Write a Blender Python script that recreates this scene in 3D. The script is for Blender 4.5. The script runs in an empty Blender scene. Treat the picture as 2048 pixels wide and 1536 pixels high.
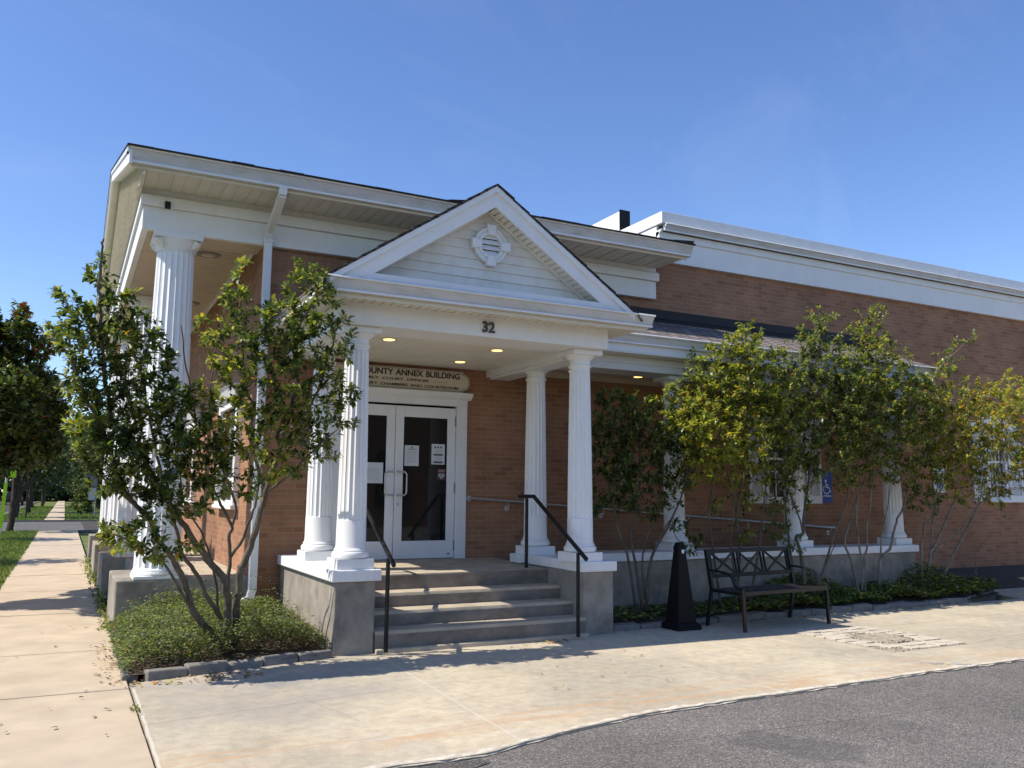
import bpy, bmesh, math, random
import numpy as np
from mathutils import Vector, Matrix

random.seed(7)
RNG = np.random.default_rng(11)
S = bpy.context.scene
COL = S.collection
PI = math.pi

# ------------------------------------------------------------------ camera
F_PX, YAW, PITCH, ROLL = 1710.388, 0.4774820, 0.1297061, 0.00856603
EYE = 1.62
_cy, _sy, _cp, _sp = math.cos(YAW), math.sin(YAW), math.cos(PITCH), math.sin(PITCH)
FW = Vector((_sy*_cp, _cy*_cp, _sp))
RT = Vector((_cy, -_sy, 0))
UP = RT.cross(FW)
_c, _s = math.cos(ROLL), math.sin(ROLL)
R2 = _c*RT + _s*UP
U2 = -_s*RT + _c*UP
cam_d = bpy.data.cameras.new('camera')
cam = bpy.data.objects.new('camera', cam_d)
COL.objects.link(cam)
cam_d.sensor_width = 36.0
cam_d.lens = F_PX/2048*36
cam_d.clip_start = 0.05
cam_d.clip_end = 3000
cam.matrix_world = Matrix(((R2.x, U2.x, -FW.x, 0), (R2.y, U2.y, -FW.y, 0), (R2.z, U2.z, -FW.z, EYE), (0, 0, 0, 1)))
S.camera = cam

def at(px, py, Y):
    """survey helper: a point of the plant on the vertical plane Y"""
    d = R2*((px-1024)/F_PX) - U2*((py-768)/F_PX) + FW
    return Vector((0, 0, EYE)) + d*(Y/d.y)

# ------------------------------------------------------------------ tagging
def tag(o, label=None, cat=None, group=None, kind=None):
    if label: o['label'] = label
    if cat: o['category'] = cat
    if group: o['group'] = group
    if kind: o['kind'] = kind
    return o

def empty(name, loc=(0, 0, 0), rz=0.0):
    o = bpy.data.objects.new(name, None)
    COL.objects.link(o)
    o.empty_display_size = 0.2
    o.location = loc
    o.rotation_euler = (0, 0, rz)
    return o

def wloc(o):
    v = Vector((0, 0, 0))
    while o is not None:
        v += Vector(o.location)
        o = o.parent
    return v

def copy_tree(o, parent=None):
    c = o.copy()
    COL.objects.link(c)
    if parent is not None:
        c.parent = parent
    for ch in list(o.children):
        copy_tree(ch, c)
    return c

class MB:
    """collects shapes, then links them as ONE mesh object"""
    def __init__(self):
        self.v, self.f, self.m = [], [], []
    def add(self, vs, fs, mi=0):
        b = len(self.v)
        self.v.extend([tuple(p) for p in vs])
        self.f.extend([tuple(b+i for i in q) for q in fs])
        self.m.extend([mi]*len(fs))
        return self
    def box(self, x0, x1, y0, y1, z0, z1, mi=0):
        vs = [(x0, y0, z0), (x1, y0, z0), (x1, y1, z0), (x0, y1, z0), (x0, y0, z1), (x1, y0, z1), (x1, y1, z1), (x0, y1, z1)]
        return self.add(vs, [(0, 3, 2, 1), (4, 5, 6, 7), (0, 1, 5, 4), (1, 2, 6, 5), (2, 3, 7, 6), (3, 0, 4, 7)], mi)
    def hexa(self, p, mi=0):
        return self.add(p, [(0, 3, 2, 1), (4, 5, 6, 7), (0, 1, 5, 4), (1, 2, 6, 5), (2, 3, 7, 6), (3, 0, 4, 7)], mi)
    def prism(self, poly, axis, a, b, mi=0):
        """poly of 2-D points: axis 'x' -> (y,z); 'y' -> (x,z); 'z' -> (x,y)"""
        n = len(poly)
        def p3(q, t):
            if axis == 'x': return (t, q[0], q[1])
            if axis == 'y': return (q[0], t, q[1])
            return (q[0], q[1], t)
        vs = [p3(q, a) for q in poly] + [p3(q, b) for q in poly]
        fs = [tuple(range(n))[::-1], tuple(range(n, 2*n))]
        for i in range(n):
            j = (i+1) % n
            fs.append((i, j, n+j, n+i))
        return self.add(vs, fs, mi)
    def tube(self, pts, r, n=8, cap=True, mi=0):
        pts = [Vector(p) for p in pts]
        if not isinstance(r, (list, tuple)):
            r = [r]*len(pts)
        vs, fs = [], []
        t0 = (pts[1]-pts[0]).normalized()
        a = t0.cross(Vector((0, 0, 1)))
        if a.length < 1e-3: a = t0.cross(Vector((1, 0, 0)))
        a.normalize()
        for i, p in enumerate(pts):
            if i == 0: t = pts[1]-pts[0]
            elif i == len(pts)-1: t = pts[-1]-pts[-2]
            else: t = (pts[i+1]-p).normalized()+(p-pts[i-1]).normalized()
            t = t.normalized() if t.length > 1e-9 else t0
            a = a - t*a.dot(t)
            if a.length < 1e-6: a = t.orthogonal()
            a.normalize()
            b = t.cross(a)
            for k in range(n):
                w = 2*PI*k/n
                vs.append(p+(a*math.cos(w)+b*math.sin(w))*r[i])
        for i in range(len(pts)-1):
            for k in range(n):
                k2 = (k+1) % n
                fs.append((i*n+k, i*n+k2, (i+1)*n+k2, (i+1)*n+k))
        if cap:
            fs.append(tuple(range(n))[::-1])
            fs.append(tuple(range((len(pts)-1)*n, len(pts)*n)))
        return self.add(vs, fs, mi)
    def beam(self, p0, p1, w, h, up=(0, 0, 1), mi=0):
        """rectangular bar: w across, h along up"""
        p0, p1, up = Vector(p0), Vector(p1), Vector(up)
        t = (p1-p0).normalized()
        s = t.cross(up)
        if s.length < 1e-4: s = t.orthogonal()
        s.normalize()
        u = s.cross(t)
        q = []
        for p in (p0, p1):
            for a, b in ((-1, -1), (1, -1), (1, 1), (-1, 1)):
                q.append(p+s*(a*w/2)+u*(b*h/2))
        return self.add(q, [(0, 3, 2, 1), (4, 5, 6, 7), (0, 1, 5, 4), (1, 2, 6, 5), (2, 3, 7, 6), (3, 0, 4, 7)], mi)
    def lathe(self, prof, c=(0, 0), n=32, flutes=0, mi=0):
        """prof: (z, r, flute depth)"""
        vs, fs = [], []
        for q in prof:
            z, r = q[0], q[1]
            d = q[2] if len(q) > 2 else 0
            for k in range(n):
                w = 2*PI*k/n
                rr = r
                if flutes and d:
                    ph = (k*flutes/n) % 1.0
                    rr = r - d*max(0.0, math.sin(PI*ph))**0.7
                vs.append((c[0]+rr*math.cos(w), c[1]+rr*math.sin(w), z))
        m = len(prof)
        for i in range(m-1):
            for k in range(n):
                k2 = (k+1) % n
                fs.append((i*n+k, i*n+k2, (i+1)*n+k2, (i+1)*n+k))
        fs.append(tuple(range(n))[::-1])
        fs.append(tuple(range((m-1)*n, m*n)))
        return self.add(vs, fs, mi)
    def build(self, name, mat, parent=None, bevel=0.0, smooth=False, local=False, attr=None, origin=None):
        me = bpy.data.meshes.new(name)
        if origin is None:
            if parent is not None and not local:
                origin = wloc(parent)
            elif parent is None and self.v:
                a = np.array(self.v)
                lo, hi = a.min(0), a.max(0)
                origin = Vector(((lo[0]+hi[0])/2, (lo[1]+hi[1])/2, lo[2]))
            else:
                origin = Vector((0, 0, 0))
        origin = Vector(origin)
        me.from_pydata([(p[0]-origin.x, p[1]-origin.y, p[2]-origin.z) for p in self.v], [], self.f)
        mats = mat if isinstance(mat, (list, tuple)) else [mat]
        for m_ in mats: me.materials.append(m_)
        if len(mats) > 1:
            me.polygons.foreach_set('material_index', self.m)
        bm = bmesh.new(); bm.from_mesh(me)
        if attr is None:
            bmesh.ops.recalc_face_normals(bm, faces=bm.faces)
        bm.to_mesh(me); bm.free()
        o = bpy.data.objects.new(name, me)
        COL.objects.link(o)
        if parent is not None:
            o.parent = parent
        else:
            o.location = origin
        if smooth:
            for p in me.polygons: p.use_smooth = True
            if smooth != 'all':
                me.set_sharp_from_angle(angle=math.radians(smooth if isinstance(smooth, (int, float)) and smooth > 1 else 40))
        if attr is not None:
            at_ = me.attributes.new('tint', 'FLOAT_COLOR', 'POINT')
            at_.data.foreach_set('color', np.asarray(attr, dtype=np.float32).ravel())
        if bevel:
            md = o.modifiers.new('edge', 'BEVEL')
            md.width = bevel; md.segments = 2; md.limit_method = 'ANGLE'; md.angle_limit = math.radians(35)
        return o

# ------------------------------------------------------------------ materials
def new_mat(name):
    m = bpy.data.materials.new(name)
    m.use_nodes = True
    nt = m.node_tree
    for n in list(nt.nodes): nt.nodes.remove(n)
    out = nt.nodes.new('ShaderNodeOutputMaterial')
    b = nt.nodes.new('ShaderNodeBsdfPrincipled')
    nt.links.new(b.outputs[0], out.inputs[0])
    return m, nt, b, out

class NT:
    def __init__(self, nt): self.nt = nt; self.pos = None
    def n(self, t, **kw):
        x = self.nt.nodes.new(t)
        for k, v in kw.items(): setattr(x, k, v)
        return x
    def link(self, a, b): self.nt.links.new(a, b)
    def P(self):
        if self.pos is None:
            self.pos = self.n('ShaderNodeNewGeometry').outputs['Position']
        return self.pos
    def mapping(self, scale=(1, 1, 1), vec=None):
        m = self.n('ShaderNodeMapping')
        m.inputs['Scale'].default_value = scale
        self.link(vec or self.P(), m.inputs['Vector'])
        return m.outputs[0]
    def noise(self, scale=5, detail=4, rough=.55, vec=None, dist=0):
        x = self.n('ShaderNodeTexNoise')
        x.inputs['Scale'].default_value = scale
        x.inputs['Detail'].default_value = detail
        x.inputs['Roughness'].default_value = rough
        x.inputs['Distortion'].default_value = dist
        self.link(vec or self.P(), x.inputs['Vector'])
        return x.outputs[0]
    def ramp(self, fac, stops, interp='LINEAR'):
        r = self.n('ShaderNodeValToRGB')
        r.color_ramp.interpolation = interp
        el = r.color_ramp.elements
        while len(el) < len(stops): el.new(0.5)
        for e, (p, c) in zip(el, stops):
            e.position = p
            e.color = (c, c, c, 1) if isinstance(c, (int, float)) else (*c, 1)
        self.link(fac, r.inputs[0])
        return r.outputs[0]
    def mix(self, fac, a, b, mode='MIX'):
        x = self.n('ShaderNodeMix', data_type='RGBA', blend_type=mode)
        for sock, val in ((x.inputs[0], fac), (x.inputs[6], a), (x.inputs[7], b)):
            if hasattr(val, 'links') or hasattr(val, 'is_linked'): self.link(val, sock)
            elif isinstance(val, (int, float)): sock.default_value = val if sock.type == 'VALUE' else (val, val, val, 1)
            else: sock.default_value = (*val, 1)
        return x.outputs[2]
    def math(self, op, a, b=0.0, c=None):
        x = self.n('ShaderNodeMath', operation=op)
        for i, val in enumerate((a, b) if c is None else (a, b, c)):
            if hasattr(val, 'is_linked'): self.link(val, x.inputs[i])
            else: x.inputs[i].default_value = val
        return x.outputs[0]
    def bump(self, h, bsdf, strength=.3, dist=.01):
        x = self.n('ShaderNodeBump')
        x.inputs['Strength'].default_value = strength
        x.inputs['Distance'].default_value = dist
        self.link(h, x.inputs['Height'])
        self.link(x.outputs[0], bsdf.inputs['Normal'])
    def seg(self, a, b, w):
        """mask (1 on a thin line from a to b in the ground plane, width w)"""
        a, b = Vector((*a, 0)), Vector((*b, 0))
        t = (b-a); L = t.length; t.normalize(); nrm = Vector((-t.y, t.x, 0))
        sub = self.n('ShaderNodeVectorMath', operation='SUBTRACT')
        self.link(self.P(), sub.inputs[0]); sub.inputs[1].default_value = a
        def dot(v):
            x = self.n('ShaderNodeVectorMath', operation='DOT_PRODUCT')
            self.link(sub.outputs[0], x.inputs[0]); x.inputs[1].default_value = v
            return x.outputs['Value']
        d = self.math('ABSOLUTE', self.wob(dot(nrm)))
        m1 = self.math('LESS_THAN', d, w/2)
        tt = dot(t)
        m2 = self.math('MULTIPLY', self.math('GREATER_THAN', tt, 0), self.math('LESS_THAN', tt, L))
        return self.math('MULTIPLY', m1, m2)
    def wob(self, x):
        nz = self.noise(3.0, 3)
        return self.math('ADD', x, self.math('MULTIPLY', self.math('SUBTRACT', nz, .5), .03))

def m_plain(name, col, rough=.6, var=.12, scale=6, fine=60, bump=.0, spec=.4, metal=0, dirt=None, dirt_amt=.5, dirt_scale=2.0, stretch=(1, 1, 1)):
    m, nt, b, _ = new_mat(name)
    N = NT(nt)
    nz = N.noise(scale, 5)
    c2 = tuple(max(0, x*(1-var)) for x in col); c1 = tuple(min(1, x*(1+var)) for x in col)
    c = N.ramp(nz, [(.3, c2), (.7, c1)])
    if dirt is not None:
        dz = N.noise(dirt_scale, 6, .65, vec=N.mapping(stretch))
        c = N.mix(N.math('MULTIPLY', N.ramp(dz, [(.48, 0), (.75, 1)]), dirt_amt), c, dirt)
    nt.links.new(c, b.inputs['Base Color'])
    b.inputs['Roughness'].default_value = rough
    b.inputs['Specular IOR Level'].default_value = spec
    b.inputs['Metallic'].default_value = metal
    if bump:
        N.bump(N.noise(fine, 4), b, bump, .004)
    return m

def m_brick(name, axis):
    m, nt, b, _ = new_mat(name)
    N = NT(nt)
    sep = N.n('ShaderNodeSeparateXYZ'); N.link(N.P(), sep.inputs[0])
    cmb = N.n('ShaderNodeCombineXYZ')
    N.link(sep.outputs[0 if axis == 'x' else 1], cmb.inputs[0]); N.link(sep.outputs[2], cmb.inputs[1])
    br = N.n('ShaderNodeTexBrick')
    br.offset = .5; br.squash = 1
    N.link(cmb.outputs[0], br.inputs['Vector'])
    br.inputs['Scale'].default_value = 1
    br.inputs['Brick Width'].default_value = .212
    br.inputs['Row Height'].default_value = .0704
    br.inputs['Mortar Size'].default_value = .0055
    br.inputs['Mortar Smooth'].default_value = .15
    br.inputs['Bias'].default_value = 0
    br.inputs['Color1'].default_value = (.365, .185, .105, 1)
    br.inputs['Color2'].default_value = (.300, .142, .082, 1)
    br.inputs['Mortar'].default_value = (.33, .24, .17, 1)
    nz = N.noise(2.2, 5)
    c = N.mix(1.0, br.outputs['Color'], N.ramp(nz, [(.36, .88), (.64, 1.08)]), 'MULTIPLY')
    c = N.mix(1.0, c, N.ramp(N.noise(.45, 4), [(.38, .90), (.62, 1.07)]), 'MULTIPLY')
    fine = N.noise(140, 3)
    c = N.mix(.5, c, N.ramp(fine, [(.3, .75), (.7, 1.2)]), 'MULTIPLY')
    # the odd darker brick
    wn = N.n('ShaderNodeTexBrick'); wn.offset = .5
    N.link(cmb.outputs[0], wn.inputs['Vector'])
    for k, v in (('Scale', 1), ('Brick Width', .212), ('Row Height', .0704), ('Mortar Size', 0), ('Bias', -.72)):
        wn.inputs[k].default_value = v
    wn.inputs['Color1'].default_value = (1, 1, 1, 1); wn.inputs['Color2'].default_value = (.62, .57, .55, 1)
    c = N.mix(1.0, c, wn.outputs['Color'], 'MULTIPLY')
    nt.links.new(c, b.inputs['Base Color'])
    b.inputs['Roughness'].default_value = .85
    b.inputs['Specular IOR Level'].default_value = .25
    h = N.math('ADD', N.math('MULTIPLY', br.outputs['Fac'], -1.0), N.math('MULTIPLY', fine, .35))
    N.bump(h, b, .6, .006)
    return m

def m_leaf(name, gloss=.35, trans=.35):
    m, nt, b, out = new_mat(name)
    N = NT(nt)
    a = N.n('ShaderNodeAttribute', attribute_name='tint')
    c = a.outputs['Color']
    b.inputs['Roughness'].default_value = .36
    b.inputs['Specular IOR Level'].default_value = gloss
    nt.links.new(c, b.inputs['Base Color'])
    t = N.n('ShaderNodeBsdfTranslucent')
    c2 = N.mix(1.0, c, (1.5, 1.45, .55), 'MULTIPLY')
    nt.links.new(c2, t.inputs['Color'])
    mx = N.n('ShaderNodeMixShader'); mx.inputs[0].default_value = trans
    nt.links.new(b.outputs[0], mx.inputs[1]); nt.links.new(t.outputs[0], mx.inputs[2])
    nt.links.new(mx.outputs[0], out.inputs[0])
    return m

def m_bark(name, c1, c2):
    m, nt, b, _ = new_mat(name)
    N = NT(nt)
    nz = N.noise(14, 6, .65, vec=N.mapping((1, 1, .35)))
    nt.links.new(N.ramp(nz, [(.35, c2), (.68, c1)]), b.inputs['Base Color'])
    b.inputs['Roughness'].default_value = .85
    b.inputs['Specular IOR Level'].default_value = .2
    N.bump(N.noise(60, 4), b, .5, .004)
    return m

def m_glass(name, base=(.012, .014, .015), rough=.04, spec=.5):
    m, nt, b, _ = new_mat(name)
    b.inputs['Base Color'].default_value = (*base, 1)
    b.inputs['Roughness'].default_value = rough
    b.inputs['Specular IOR Level'].default_value = spec
    return m

def m_slab():
    m, nt, b, _ = new_mat('slab_concrete')
    N = NT(nt)
    big = N.noise(.55, 5, .6)
    c = N.ramp(big, [(.40, (.385, .335, .250)), (.5, (.465, .400, .292)), (.60, (.525, .450, .326))])
    grey = N.noise(1.3, 6, .7)
    c = N.mix(N.math('MULTIPLY', N.ramp(grey, [(.47, 0), (.60, 1)]), .45), c, (.405, .365, .30))
    mott = N.noise(9, 6, .7)
    c = N.mix(1.0, c, N.ramp(mott, [(.36, .86), (.52, 1.0), (.64, 1.10)]), 'MULTIPLY')
    st = N.noise(1.1, 7, .7, vec=N.mapping((.55, 2.6, 1)), dist=.6)
    c = N.mix(N.math('MULTIPLY', N.ramp(st, [(.57, 0), (.68, 1)]), .36), c, (.45, .315, .195))
    # rust-coloured band along the street edge
    st2 = N.noise(2.0, 6, .7, vec=N.mapping((.4, 3, 1)), dist=.8)
    sep = N.n('ShaderNodeSeparateXYZ'); N.link(N.P(), sep.inputs[0])
    near = N.ramp(sep.outputs[1], [(0, 1), (1, 0)])
    edge = N.math('SUBTRACT', 1.0, N.math('SMOOTH_MIN', N.math('MULTIPLY', N.math('ABSOLUTE', N.math('SUBTRACT', sep.outputs[1], 5.75)), 2.0), 1.0, .1))
    c = N.mix(N.math('MULTIPLY', N.math('MULTIPLY', N.ramp(st2, [(.47, 0), (.60, 1)]), edge), .75), c, (.47, .29, .15))
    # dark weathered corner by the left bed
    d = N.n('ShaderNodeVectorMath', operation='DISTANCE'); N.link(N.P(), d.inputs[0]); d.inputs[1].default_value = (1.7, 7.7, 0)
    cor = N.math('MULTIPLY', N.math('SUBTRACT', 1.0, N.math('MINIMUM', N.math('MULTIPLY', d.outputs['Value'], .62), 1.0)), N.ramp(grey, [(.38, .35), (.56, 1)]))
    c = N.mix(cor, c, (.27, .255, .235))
    fine = N.noise(90, 4, .7)
    c = N.mix(.75, c, N.ramp(fine, [(.3, .80), (.7, 1.15)]), 'MULTIPLY')
    pit = N.noise(34, 3, .6)
    c = N.mix(N.math('MULTIPLY', N.ramp(pit, [(.66, 0), (.74, 1)]), .35), c, (.22, .19, .16))
    # pale sealed joints and thin cracks
    pale = N.seg((2.93, 8.35), (2.80, 5.0), .012)
    for a_, b_, w in (((5.47, 8.5), (5.49, 5.3), .012), ((.62, 8.0), (.60, 4.0), .02)):
        pale = N.math('MAXIMUM', pale, N.seg(a_, b_, w))
    c = N.mix(N.math('MULTIPLY', pale, .6), c, (.60, .555, .47))
    crack = N.seg((.6, 6.75), (2.86, 7.1), .012)
    for a_, b_, w in (((2.86, 7.1), (9.2, 7.35), .007), ((5.48, 6.6), (9.0, 6.75), .006), ((9.15, 7.75), (13.5, 8.0), .014), ((9.1, 6.45), (14.5, 7.3), .012), ((1.6, 7.95), (2.0, 6.2), .005)):
        crack = N.math('MAXIMUM', crack, N.seg(a_, b_, w))
    c = N.mix(N.math('MULTIPLY', crack, .55), c, (.17, .145, .12))
    nt.links.new(c, b.inputs['Base Color'])
    b.inputs['Roughness'].default_value = .9
    b.inputs['Specular IOR Level'].default_value = .2
    N.bump(N.math('ADD', fine, N.math('MULTIPLY', crack, -1.5)), b, .35, .006)
    return m

def m_asphalt(name, base=.10, spec=.3):
    m, nt, b, _ = new_mat(name)
    N = NT(nt)
    v = N.n('ShaderNodeTexVoronoi'); v.inputs['Scale'].default_value = 120
    N.link(N.P(), v.inputs['Vector'])
    sep = N.n('ShaderNodeSeparateColor'); N.link(v.outputs['Color'], sep.inputs[0])
    c = N.ramp(sep.outputs[0], [(0, (base*.5, base*.455, base*.41)), (.5, (base*1.0, base*.91, base*.82)), (.85, (base*1.4, base*1.26, base*1.13)), (1, (base*2.4, base*2.14, base*1.9))])
    big = N.noise(.8, 5, .6)
    c = N.mix(1.0, c, N.ramp(big, [(.3, .78), (.7, 1.16)]), 'MULTIPLY')
    sp = N.noise(1.7, 3, .5, dist=.5)
    c = N.mix(N.math('MULTIPLY', N.ramp(sp, [(.60, 0), (.68, 1)]), .30), c, (base*.55, base*.5, base*.48))
    for (sx, sy, sr) in ((4.35, 4.62, .24), (4.55, 4.25, .30), (7.2, 3.2, .3), (3.4, 4.1, .18)):   # old oil spots
        dd = N.n('ShaderNodeVectorMath', operation='DISTANCE'); N.link(N.P(), dd.inputs[0]); dd.inputs[1].default_value = (sx, sy, -.02)
        k = N.math('ADD', dd.outputs['Value'], N.math('MULTIPLY', N.math('SUBTRACT', N.noise(5, 4), .5), sr*1.6))
        c = N.mix(N.math('MULTIPLY', N.ramp(N.math('DIVIDE', k, sr), [(.75, 1), (1.0, 0)]), .42), c, (base*.42, base*.39, base*.39))
    ck = N.seg((3.2, 4.9), (9.5, 4.45), .012)
    ck = N.math('MAXIMUM', ck, N.seg((6.1, 5.5), (5.2, 1.5), .010))
    c = N.mix(N.math('MULTIPLY', ck, .5), c, (base*.25, base*.24, base*.23))
    nt.links.new(c, b.inputs['Base Color'])
    b.inputs['Roughness'].default_value = .95
    b.inputs['Specular IOR Level'].default_value = spec
    N.bump(v.outputs['Distance'], b, .8, .006)
    return m

def m_shingle(name, axis):
    """asphalt shingles: courses run along `axis`, rows counted up the slope by height"""
    m, nt, b, _ = new_mat(name)
    N = NT(nt)
    sep = N.n('ShaderNodeSeparateXYZ'); N.link(N.P(), sep.inputs[0])
    cmb = N.n('ShaderNodeCombineXYZ')
    N.link(sep.outputs[0 if axis == 'x' else 1], cmb.inputs[0]); N.link(sep.outputs[2], cmb.inputs[1])
    br = N.n('ShaderNodeTexBrick'); br.offset = .37
    N.link(cmb.outputs[0], br.inputs['Vector'])
    for k, v in (('Scale', 1), ('Brick Width', .19), ('Row Height', .066), ('Mortar Size', .011), ('Mortar Smooth', .3), ('Bias', 0)):
        br.inputs[k].default_value = v
    br.inputs['Color1'].default_value = (.26, .215, .195, 1)
    br.inputs['Color2'].default_value = (.13, .105, .10, 1)
    br.inputs['Mortar'].default_value = (.022, .018, .018, 1)
    c = N.mix(.7, br.outputs['Color'], N.ramp(N.noise(120, 3), [(.3, .6), (.7, 1.4)]), 'MULTIPLY')
    nt.links.new(c, b.inputs['Base Color'])
    b.inputs['Roughness'].default_value = .92
    N.bump(N.math('MULTIPLY', br.outputs['Fac'], -1), b, .8, .012)
    return m

def m_emit(name, col, s):
    m, nt, b, out = new_mat(name)
    b.inputs['Base Color'].default_value = (.8, .7, .5, 1)
    b.inputs['Emission Color'].default_value = (*col, 1)
    b.inputs['Emission Strength'].default_value = s
    return m

M = {}
M['brick'] = m_brick('brick_front', 'x')
M['brick_side'] = m_brick('brick_side', 'y')
M['white'] = m_plain('white_paint', (.77, .77, .765), .5, .03, 3, dirt=(.56, .53, .47), dirt_amt=.22, dirt_scale=3.0, stretch=(1.6, 1.6, .5), bump=.05)
M['col_white'] = m_plain('column_paint', (.79, .79, .79), .45, .03, 3, dirt=(.56, .54, .49), dirt_amt=.25, dirt_scale=3.5, stretch=(2, 2, .5), bump=.06, fine=80)
M['trough'] = m_plain('gutter_trough_shaded', (.56, .565, .575), .4, .06, 2.5, dirt=(.30, .275, .24), dirt_amt=.5, dirt_scale=4.0, stretch=(1, 1, 3.0), spec=.5)  # face toned darker than the lip to carry its shade, plus grime
M['gutter'] = m_plain('gutter_metal', (.74, .745, .75), .38, .04, 2.5, dirt=(.40, .37, .33), dirt_amt=.25, dirt_scale=5.0, stretch=(1, 1, 2.5), spec=.5)
M['cream'] = m_plain('vinyl_siding', (.70, .66, .56), .5, .06, 2.5, dirt=(.32, .27, .20), dirt_amt=.5, dirt_scale=3.5, stretch=(1, .8, .7), bump=.05)
M['tymp'] = m_plain('tympanum_siding', (.76, .735, .67), .5, .04, 2.5, dirt=(.44, .38, .30), dirt_amt=.42, dirt_scale=2.6, stretch=(1, 1, .6), bump=.05)
M['soffit'] = m_plain('soffit_vinyl', (.70, .67, .59), .5, .05, 3, dirt=(.40, .35, .28), dirt_amt=.35, dirt_scale=3)
M['algae'] = m_plain('mossy_flashing', (.56, .57, .53), .6, .1, 6, dirt=(.17, .19, .12), dirt_amt=.8, dirt_scale=6, stretch=(3, 1, .4))
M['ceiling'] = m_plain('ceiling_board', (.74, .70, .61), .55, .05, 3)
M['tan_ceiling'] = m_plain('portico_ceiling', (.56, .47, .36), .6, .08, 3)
M['sign'] = m_plain('sign_board', (.62, .565, .47), .6, .05, 4)
M['black'] = m_plain('black_paint', (.008, .008, .009), .45, .1, 6, spec=.3, bump=.15, fine=120)
M['letter'] = m_plain('letter_black', (.015, .014, .014), .5, .05)
M['number'] = m_plain('number_bronze', (.075, .06, .045), .45, .1)
M['tread'] = m_plain('tread_concrete_lit', (.43, .365, .275), .92, .15, 4, 90, .5, .2, dirt=(.24, .20, .155), dirt_amt=.45, dirt_scale=3)  # paler than the risers: sunlight on the treads put into the colour
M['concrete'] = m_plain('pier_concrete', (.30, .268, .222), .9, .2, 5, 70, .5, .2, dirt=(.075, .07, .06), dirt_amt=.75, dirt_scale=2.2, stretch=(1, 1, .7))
M['step'] = m_plain('step_concrete_shaded', (.215, .185, .15), .92, .22, 5, 90, .6, .2, dirt=(.085, .072, .058), dirt_amt=.7, dirt_scale=3.0, stretch=(.6, 1, 1.6))  # riser shade put into the colour, with dirt over it
M['slab'] = m_slab()
M['arris'] = m_plain('worn_arris', (.56, .505, .41), .95, .28, 14, 60, .9, .2, dirt=(.24, .20, .15), dirt_amt=.6, dirt_scale=9)
M['patch'] = m_asphalt('asphalt_fill', .085)
M['walk'] = m_plain('sidewalk_concrete', (.47, .38, .272), .92, .12, 2.2, 90, .4, .2, dirt=(.36, .305, .235), dirt_amt=.5, dirt_scale=1.3)
M['asphalt'] = m_asphalt('asphalt', .150)
M['road'] = m_asphalt('street_asphalt', .075, .08)
M['dark_asphalt'] = m_asphalt('dark_asphalt', .06)
M['stone'] = m_plain('edging_stone', (.20, .185, .165), .92, .2, 9, 50, .6, .2)
M['soil'] = m_plain('soil', (.085, .062, .045), .98, .35, 12, 50, .8, .1)
M['turf'] = m_plain('turf', (.12, .145, .048), .95, .3, 3, 60, .7, .1, dirt=(.17, .155, .065), dirt_amt=.5, dirt_scale=.8)
M['paver'] = m_plain('paver', (.50, .44, .35), .92, .2, 7, 80, .4, .2)
M['mortar'] = m_plain('mortar', (.33, .285, .22), .98, .3, 14, 40, .9, .1)
M['paint'] = m_plain('road_paint', (.38, .38, .37), .8, .2, 8)
M['glass'] = m_glass('door_glass', (.010, .011, .011), .03, .6)
M['wglass'] = m_glass('window_glass', (.02, .023, .026), .05)
M['steel'] = m_plain('brushed_steel', (.55, .53, .49), .32, .06, 20, metal=.9)
M['galv'] = m_plain('galvanised', (.50, .50, .50), .5, .1, 12, metal=.6)
M['paper'] = m_plain('paper', (.62, .65, .66), .8, .03)
M['ink'] = m_plain('ink', (.10, .10, .105), .8, .05)
M['inkgrey'] = m_plain('faint_print', (.40, .42, .43), .8, .05)
M['blue'] = m_plain('sign_blue', (.012, .055, .36), .4, .08)
M['sign_white'] = m_plain('sign_white', (.66, .70, .70), .45, .05)
M['green'] = m_plain('sign_green', (.03, .20, .13), .45, .05)
M['lime'] = m_plain('lime_sign', (.42, .72, .02), .5, .05)
M['grey'] = m_plain('grey_paint', (.22, .22, .225), .6, .1)
M['dark'] = m_plain('dark_void', (.015, .015, .016), .8, .05)
M['shingle_x'] = m_shingle('shingles', 'x')
M['shingle_y'] = m_shingle('shingles_gable', 'y')
M['roofdark'] = m_plain('roof_edge', (.035, .032, .033), .9, .3, 20, 60, .5)
M['flashing'] = m_plain('flashing', (.012, .012, .014), .6, .1)
M['lamp'] = m_emit('lamp_glow', (1.0, .60, .20), 1.9)
M['leaf'] = m_leaf('leaf', .55, .50)
M['leaf_tree'] = m_leaf('tree_leaf', .22, .22)
M['leaf_low'] = m_leaf('low_leaf', .3, .3)
M['litter'] = m_leaf('fallen_leaf', .15, .15)
M['bark'] = m_bark('bark', (.17, .145, .115), (.075, .062, .05))
M['bark_pale'] = m_bark('pale_bark', (.27, .235, .185), (.12, .10, .078))
M['bark_dark'] = m_bark('dark_bark', (.085, .068, .052), (.035, .028, .022))
M['bench_seat'] = m_plain('bench_seat', (.026, .017, .013), .5, .2, 12)
M['bollard'] = m_plain('receptacle_plastic', (.008, .007, .007), .62, .15, 8, bump=.2, spec=.2)
M['car'] = m_plain('car_paint', (.012, .013, .016), .25, .05)
M['rubber'] = m_plain('rubber', (.015, .015, .015), .9, .1)
M['red'] = m_plain('red_lens', (.30, .01, .01), .3, .05)
M['sticker_red'] = m_plain('sticker_red', (.10, .02, .03), .5, .05)
M['sticker_pale'] = m_plain('sticker_pale', (.40, .44, .45), .5, .05)

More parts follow.
